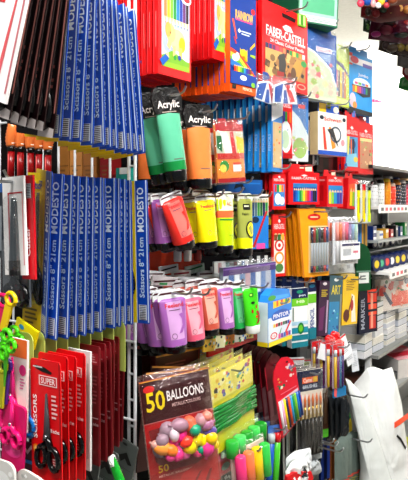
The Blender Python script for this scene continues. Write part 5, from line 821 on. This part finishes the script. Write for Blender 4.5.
for i, u in enumerate((372, 377.5, 384, 390, 396.5)): roll(('first' if i == 0 else ORD[i-1])+' dark tape roll from the left on the narrow middle shelf', u, .18, 1.322, .020, .03, ['1c2c5c', 'd8dce0', '1a2440', '20386c', 'c8ccd0'][i], ['e8e8e8', '2a3a6a', 'e0e0e0', 'f0f0f0', '3a3c40'][i], None, 'dark tape rolls, middle shelf')
pack('shelf_sign', 'dark green rounded end panel with white label at the shelf end', 'sign', 356.5, 243, 47, 14, L=.29, yaw=22, t=.008, base='0e5a34', main='panel', outline=[(0, .0), (.3, 0), (.65, .05), (.9, .16), (1, .3), (1, 1), (0, 1)], design=[('r', 0, .58, 1, .61, '8aa89a'), ('r', .16, .62, .86, .84, 'e8ece8'), ('n', .25, .68, .8, .8, 2, '5a6a64')])
pack('marker_set', 'navy pack with white upright letters and orange red cans below the green panel', 'pack', 359, 291, 42, 18, L=.27, yaw=36, t=.01, base='141c3c', design=[('t', .1, .18, .3, .9, 'MARKER', 'b8bcc8', 90), ('r', .45, .0, .95, .3, 'e8482c'), ('r', .5, .34, .95, .6, 'f05a34'), ('r', .55, .62, .9, .92, 'd83a28'), ('r', .62, .05, .75, .9, 'f0b098'), ('r', .45, .46, .95, .52, '141c3c')], hk='the navy marker pack')
pack('marker_set', 'bright pink square pack above the navy marker pack', 'pack', 358.5, 283, 8, 11, L=.28, yaw=36, t=.006, base='ec1f74')
pack('marker_set', 'dark blue and teal pack right of the navy marker pack', 'pack', 374, 288, 26, 8, L=.2, yaw=36, t=.006, base='12303c', design=[('e', .5, .4, .3, .12, '2a8ac8'), ('r', .2, .7, .8, .9, '1c5a44')])
pack('stationery_bag', 'red orange and white printed bag hanging under the lower shelf, right edge', 'bag', 381, 280, 30, 28, L=.27, yaw=40, t=.012, base='ece4de', design=[('x', .02, .02, .98, .5, (18, ['d8342c', 'f06a3c', '3a8a5a', 'f0e8e0', '2a3a6a', 'e8a090']), 5), ('r', .35, .45, .98, .9, 'f0582c'), ('x', .3, .4, .98, .95, (8, ['f8b8a0', 'f0442c', 'f8e8e0']), 7), ('p', [(.05, .4), (.15, .4), (.4, .8), (.3, .85)], '24406c')], film=('f8f8faf', .02, .014), hk='the red orange printed bag', n=1, rear='{} printed bag behind the red orange one', group='red orange printed bags')
pack('stationery_bag', 'dark green bag between the sign and the printed bag', 'bag', 372, 272, 22, 12, L=.2, yaw=40, t=.006, base='0e3a24')
# stacks of white edged books
bk_i = 0
STK = ((343, 6, 'first'), (354, 7, 'second'), (367, 7, 'third'), (379.5, 7, 'fourth'), (391, 7, 'fifth'), (402, 7, 'sixth'))
for ci, (u, n_, nm) in enumerate(STK):
    z = .962; rr = random.Random(ci+5); s_ = ws(u+5, .2)
    for j in range(n_):
        th = rr.uniform(.018, .03); it = Item(.105 if ci else .08, th, .17); g = it.part('pages'); g.box(-it.w/2+.001, it.w/2-.001, -it.t/2, it.t/2, -th+.002, -.002, ['e6e6e8', 'd6dae4', 'eae6da', 'dfe0e2'][(ci+j) % 4]); rr2 = random.Random(j)
        for q in range(5): zq = -th+.003+(th-.006)*q/5; g.box(-it.w/2, it.w/2, -it.t/2-.0004, -it.t/2+.001, zq, zq+.0006, 'b8b8bc')
        g = it.part('cover'); k = rr.choice(['f0f0ee', 'c8ccd4', '8a2a4a', 'e8e4dc', '4a5a6a', 'd8dce0', '3a5a44']) if j < n_-1 else ['6a7a5a', '4a6a4a', 'd8dce4', '8a2a5a', 'e4e4e0', 'c8a0a8'][ci]
        g.box(-it.w/2, it.w/2, -it.t/2, it.t/2, -.002, 0, k); g.box(-it.w/2, it.w/2, -it.t/2, it.t/2, -th, -th+.002, k)
        if j == n_-1: it.draw(g, [], 0); g.add([(-.03, -.05, .0005), (.02, -.05, .0005), (.02, .04, .0005), (-.03, .04, .0005)], [(0, 1, 2, 3)], ['8ac05a', 'e8a03c', '3a6ab8', 'e8e8e8', 'd84a5a', '3a3a3a'][ci])
        pos = 'topmost' if j == n_-1 else ('lowest' if j == 0 else ORD[j-1]+' from the bottom')
        o = it.finish('book', '%s book of the %s white paged stack from the left' % (pos, nm), 'book', 'stacked books on the shelf')
        p = A2W(s_, .19, z+th); z += th+.0006; o.matrix_world = Matrix.Translation(p) @ Matrix.Rotation(math.radians(55+rr.uniform(-3, 3)), 4, 'Z')
for i, (u, v, rl) in enumerate(((338, 339, 14), (343, 345, 8), (350, 350, -4))):
    pack('leaflet', ['white leaflet with red edge leaning above the first book stack', 'white leaflet with black print leaning beside the first book stack', 'grey white leaflet hanging over the shelf edge by the books'][i], 'leaflet', u, v, 28, 15, L=.29, yaw=48, roll=rl, pitch=-10, w=.045, h=.07, t=.002, base=['eceef0', 'e4e6ea', 'd8dce2'][i], design=[('r', 0, 0, 1, .08, ['d8303a', '2a2c30', 'b8bcc4'][i]), ('n', .1, .2, .9, .8, 8, 'b8bcc4')])
# open carton under the books
it = Item(.17, .075, .2); g = it.part('box'); g.box(-.085, .085, -.1, .1, -.075, -.0, 'dcd8d4')
g = it.part('flap'); g.add([(-.085, -.1, .001), (.085, -.1, .001), (.085, .1, .02), (-.085, .1, .02)], [(0, 1, 2, 3)], 'e4a8b0'); g.add([(-.08, -.07, .0055), (.085, -.07, .0055), (.085, -.03, .0095), (-.08, -.03, .0095)], [(0, 1, 2, 3)], 'c82a44'); g.add([(-.05, .02, .0145), (.085, .0, .0125), (.085, .03, .0155), (-.05, .07, .019)], [(0, 1, 2, 3)], 'e85a6a'); g.add([(-.0848, -.1, .001), (-.0848, .1, .02), (-.0848, .1, -.002), (-.0848, -.1, -.002)], [(0, 1, 2, 3)], 'c8c4c0')
o = it.finish('carton', 'white carton with pink and red striped top on the low shelf behind the white bag', 'box'); p = A2W(ws(394, .22), .22, .80+.076+.02*0); o.matrix_world = Matrix.Translation(p) @ Matrix.Rotation(math.radians(30), 4, 'Z')
for i, (u, w, h, d, k, lb) in enumerate(((366, .16, .05, .16, '2a2c2e', 'flat black folder pile under the book shelf'), (352, .12, .07, .12, '5a3428', 'brown box on the low shelf under the first books'), (377, .12, .03, .14, '3c4044', 'dark grey flat box under the book shelf'), (402, .07, .05, .12, 'c8cc5c', 'yellow green box below the striped carton'))):
    onshelf('flat_box', lb, 'box', ws(u, .2), .2, .80 if i != 3 else .4, w, h, d, k, [('r', .05, .1, .95, .2, '6a6c70')])

# ================================================================ the large white plastic bag
from mathutils.bvhtree import BVHTree
def cpt(u, v, Y): p = hit(u, v, 'C', Y); return p.x, p.z
def sack(label, pts, Y, D, k, seed, marks=(), amp=.14, name='plastic_bag'):
    it = Item(1, 1, .01); P = [cpt(u, v, Y) for u, v in pts]; cx = sum(p[0] for p in P)/len(P)
    g = it.part('bag'); g.puff([(x-cx, z) for x, z in P], D, k, 16, amp, seed, 8)
    bv = BVHTree.FromPolygons([Vector(v) for v in g.v], g.f) if marks else None
    for nm, col, mp in marks:
        gm = it.part(nm); vs = []
        for u, v in mp:
            y = -D
            for _ in range(6):
                x, z = cpt(u, v, Y+y); h_ = bv.ray_cast(Vector((x-cx, -2, z)), Vector((0, 1, 0))); y = h_[0].y if h_[0] else y
            vs.append((x-cx, y-.004, z))
        gm.add(vs, [(i, i+1, len(vs)-2-i, len(vs)-1-i) for i in range(len(vs)//2-1)], col)
    o = it.finish(name, label, 'bag'); o.location = (cx, Y, 0); return o
sack('large white crumpled plastic bag at bottom right with orange print', [(352, 386), (360, 377), (367, 368), (373, 366.5), (383, 370), (392, 367), (396, 380), (400, 396), (404, 428), (412, 480), (420, 560), (424, 680), (350, 680), (356, 560), (362, 440)], 2.02, .08, 'e9ebe9s', 2.3,
     [('print', 'e8603c', [(394, 422), (400, 418), (408, 412), (408, 418), (400, 424), (394, 428)]), ('print', '1a1a1c', [(397, 434), (401, 438), (406, 447), (405, 449), (400, 440), (396, 436)])])
sack('front lobe of white translucent plastic bag, left of the large white bag', [(345.5, 378), (350, 380.5), (358, 389), (366, 402), (374, 424), (382, 447), (392, 480), (402, 560), (408, 680), (345, 680), (352, 560), (361, 470), (359, 430), (349, 405)], 1.93, .04, 'e4e8e6s', 7.7, name='plastic_bag')

# ================================================================ foil bags hanging at the upper right
def foil(name, label, pts, Y, D, k, seed, bits=None, amp=.8):
    it = Item(1, 1, .01); P = [cpt(u, v, Y) for u, v in pts]; cx = sum(p[0] for p in P)/len(P); g = it.part('bag'); g.puff([(x-cx, z) for x, z in P], D, k, 10, amp, seed, 6)
    if bits:
        rr = random.Random(seed); x0, x1 = min(p[0] for p in P)-cx, max(p[0] for p in P)-cx; z0, z1 = min(p[1] for p in P), max(p[1] for p in P)
        for c in bits[1]:
            u, v = c[:2]; x, z = cpt(u, v, Y); gb = it.part(bits[0], True); gb.ball((x-cx, -D*.8, z), (c[2]*Y/F, c[2]*Y/F*.7, c[3]*Y/F), c[4])
    o = it.finish(name, label, 'bag', 'bags hanging at upper right'); o.location = (cx, Y, 0); return o
foil('foil_bag', 'bag of colourful balls hanging at the upper right, top corner', [(356, -40), (420, -40), (420, 2), (392, 6), (374, 7), (360, 6)], 1.8, .03, '8a5a4as', 1, ('ball', [(358.5, 6, 3.6, 4, 'e8506a'), (365, 3, 4.4, 5.5, '1c5aa8'), (371, 6, 3, 4, 'e8a8a8'), (373.5, 1, 3, 4, 'c81c4a'), (379, 3, 4, 5, 'f0c848'), (376, 8, 3, 3, 'e8e4e8'), (383, 1, 2.5, 4, '2a5aa0'), (362, -3, 4, 4, 'e06a8a'), (370, -4, 4, 4, 'f0b040'), (384, 8, 3, 3, 'b83a4a'), (390, 3, 5, 4, '8a4a2a')]))
foil('foil_bag', 'maroon and gold foil bag hanging second from the top right', [(359, -30), (425, -30), (425, 18), (400, 20), (381, 23), (374, 22), (366, 19), (360.5, 17), (361, 8)], 1.95, .03, '6a1c22s', 3, ('ornament', [(374, 16, 4, 4, '8a2028'), (366, 14, 3, 4, '3a2a20'), (390, 14, 4, 3, 'c89a50'), (397, 11, 4, 4, 'd8b068'), (405, 12, 5, 4, 'c08a4a'), (381, 12, 4, 3, '3a5a4a'), (388, 8, 5, 2.5, '7a5a44')]))
foil('foil_bag', 'small dark green bag between the maroon and magenta bags', [(364, 5), (372, 5), (371, 24), (369, 33), (363, 31)], 2.05, .015, '1a3a1cs', 5, ('ornament', [(367, 27, 1.4, 4, '5a8a3a')]))
foil('foil_bag', 'magenta tinsel bag hanging third from the top right', [(371, 0), (425, 0), (425, 40), (404, 44), (385, 41), (368, 39), (369, 31)], 2.15, .03, '5c1634s', 7, ('ornament', [(374, 36, 5, 3, 'b02a80'), (384, 32, 7, 5, '7a1c3c'), (396, 30, 6, 4, '8a2428'), (399, 37, 7, 3, '2a3426'), (405, 26, 5, 4, 'a83430'), (388, 25, 6, 3, '3a2420')]), 1.0)
foil('foil_bag', 'olive brown tinsel bag hanging fourth from the top right', [(380, 10), (430, 10), (430, 60), (408, 58), (393, 55), (378, 50), (379, 42)], 2.4, .03, '3a2a24s', 9, ('ornament', [(390, 50, 6, 4, '544434'), (398, 49, 5, 4, '7a6a24'), (384, 47, 4, 4, '3a1c20'), (406, 48, 4, 5, '8a7a3c'), (393, 42, 6, 3, '26302a')]), 1.0)
foil('foil_bag', 'grey silver tinsel bag hanging at the right frame edge', [(398, 30), (430, 30), (430, 70), (405, 68), (397, 66)], 2.65, .025, '6a6664s', 11, None, 1.0)
foil('foil_bag', 'dark red and grey bag at the right edge above the green roll', [(403, 50), (430, 50), (430, 82), (408, 81), (402, 74)], 2.8, .025, '8a2a30s', 13, ('ornament', [(406, 72, 3, 4, 'b8a8a4')]))
foil('foil_bag', 'dark green round bag at the right edge, lowest of the hanging bags', [(400, 78), (408, 74), (430, 74), (430, 92), (406, 91), (398, 88)], 3.0, .03, '1c7a34s', 15, None, .3)
for i, (u, v, Y) in enumerate(((377, 100, 6.48), (382, 106, 6.48), (403, 112, 6.48), (407, 119, 6.48))):
    it = Item(.1, .04, .03); g = it.part('pouch'); g.puff([(-.05, .02), (0, .01), (.07, -.012), (.06, -.03), (-.05, -.02)], .015, ['c83a5c', 'f0b8b8', 'd8c0bc', 'e8a8a0'][i]+'s', 6, .6, i)
    o = it.finish('party_pouch', ['crimson', 'pale pink', 'greyish pink', 'salmon'][i]+' small pouch pinned far away on the white back wall', 'pouch'); orient(o, it, u, v, 'C', Y, 0, 0, 0, (0, 0))
g = G(); a = Vector((.62, 1.7, 2.44)); g.tube([a, a+DIR*2.3*.98+Vector((.1, 0, 0))], .012, 'b9bcc0m', 10)
for q in (0.05, 1.1, 2.2): g.tube([a+DIR*q, a+DIR*q+Vector((0, 0, .46))], .006, 'b9bcc0m', 8)
tag(g.build('hanging_rail'), 'metal ceiling rail carrying the foil bags at the upper right', 'rail')
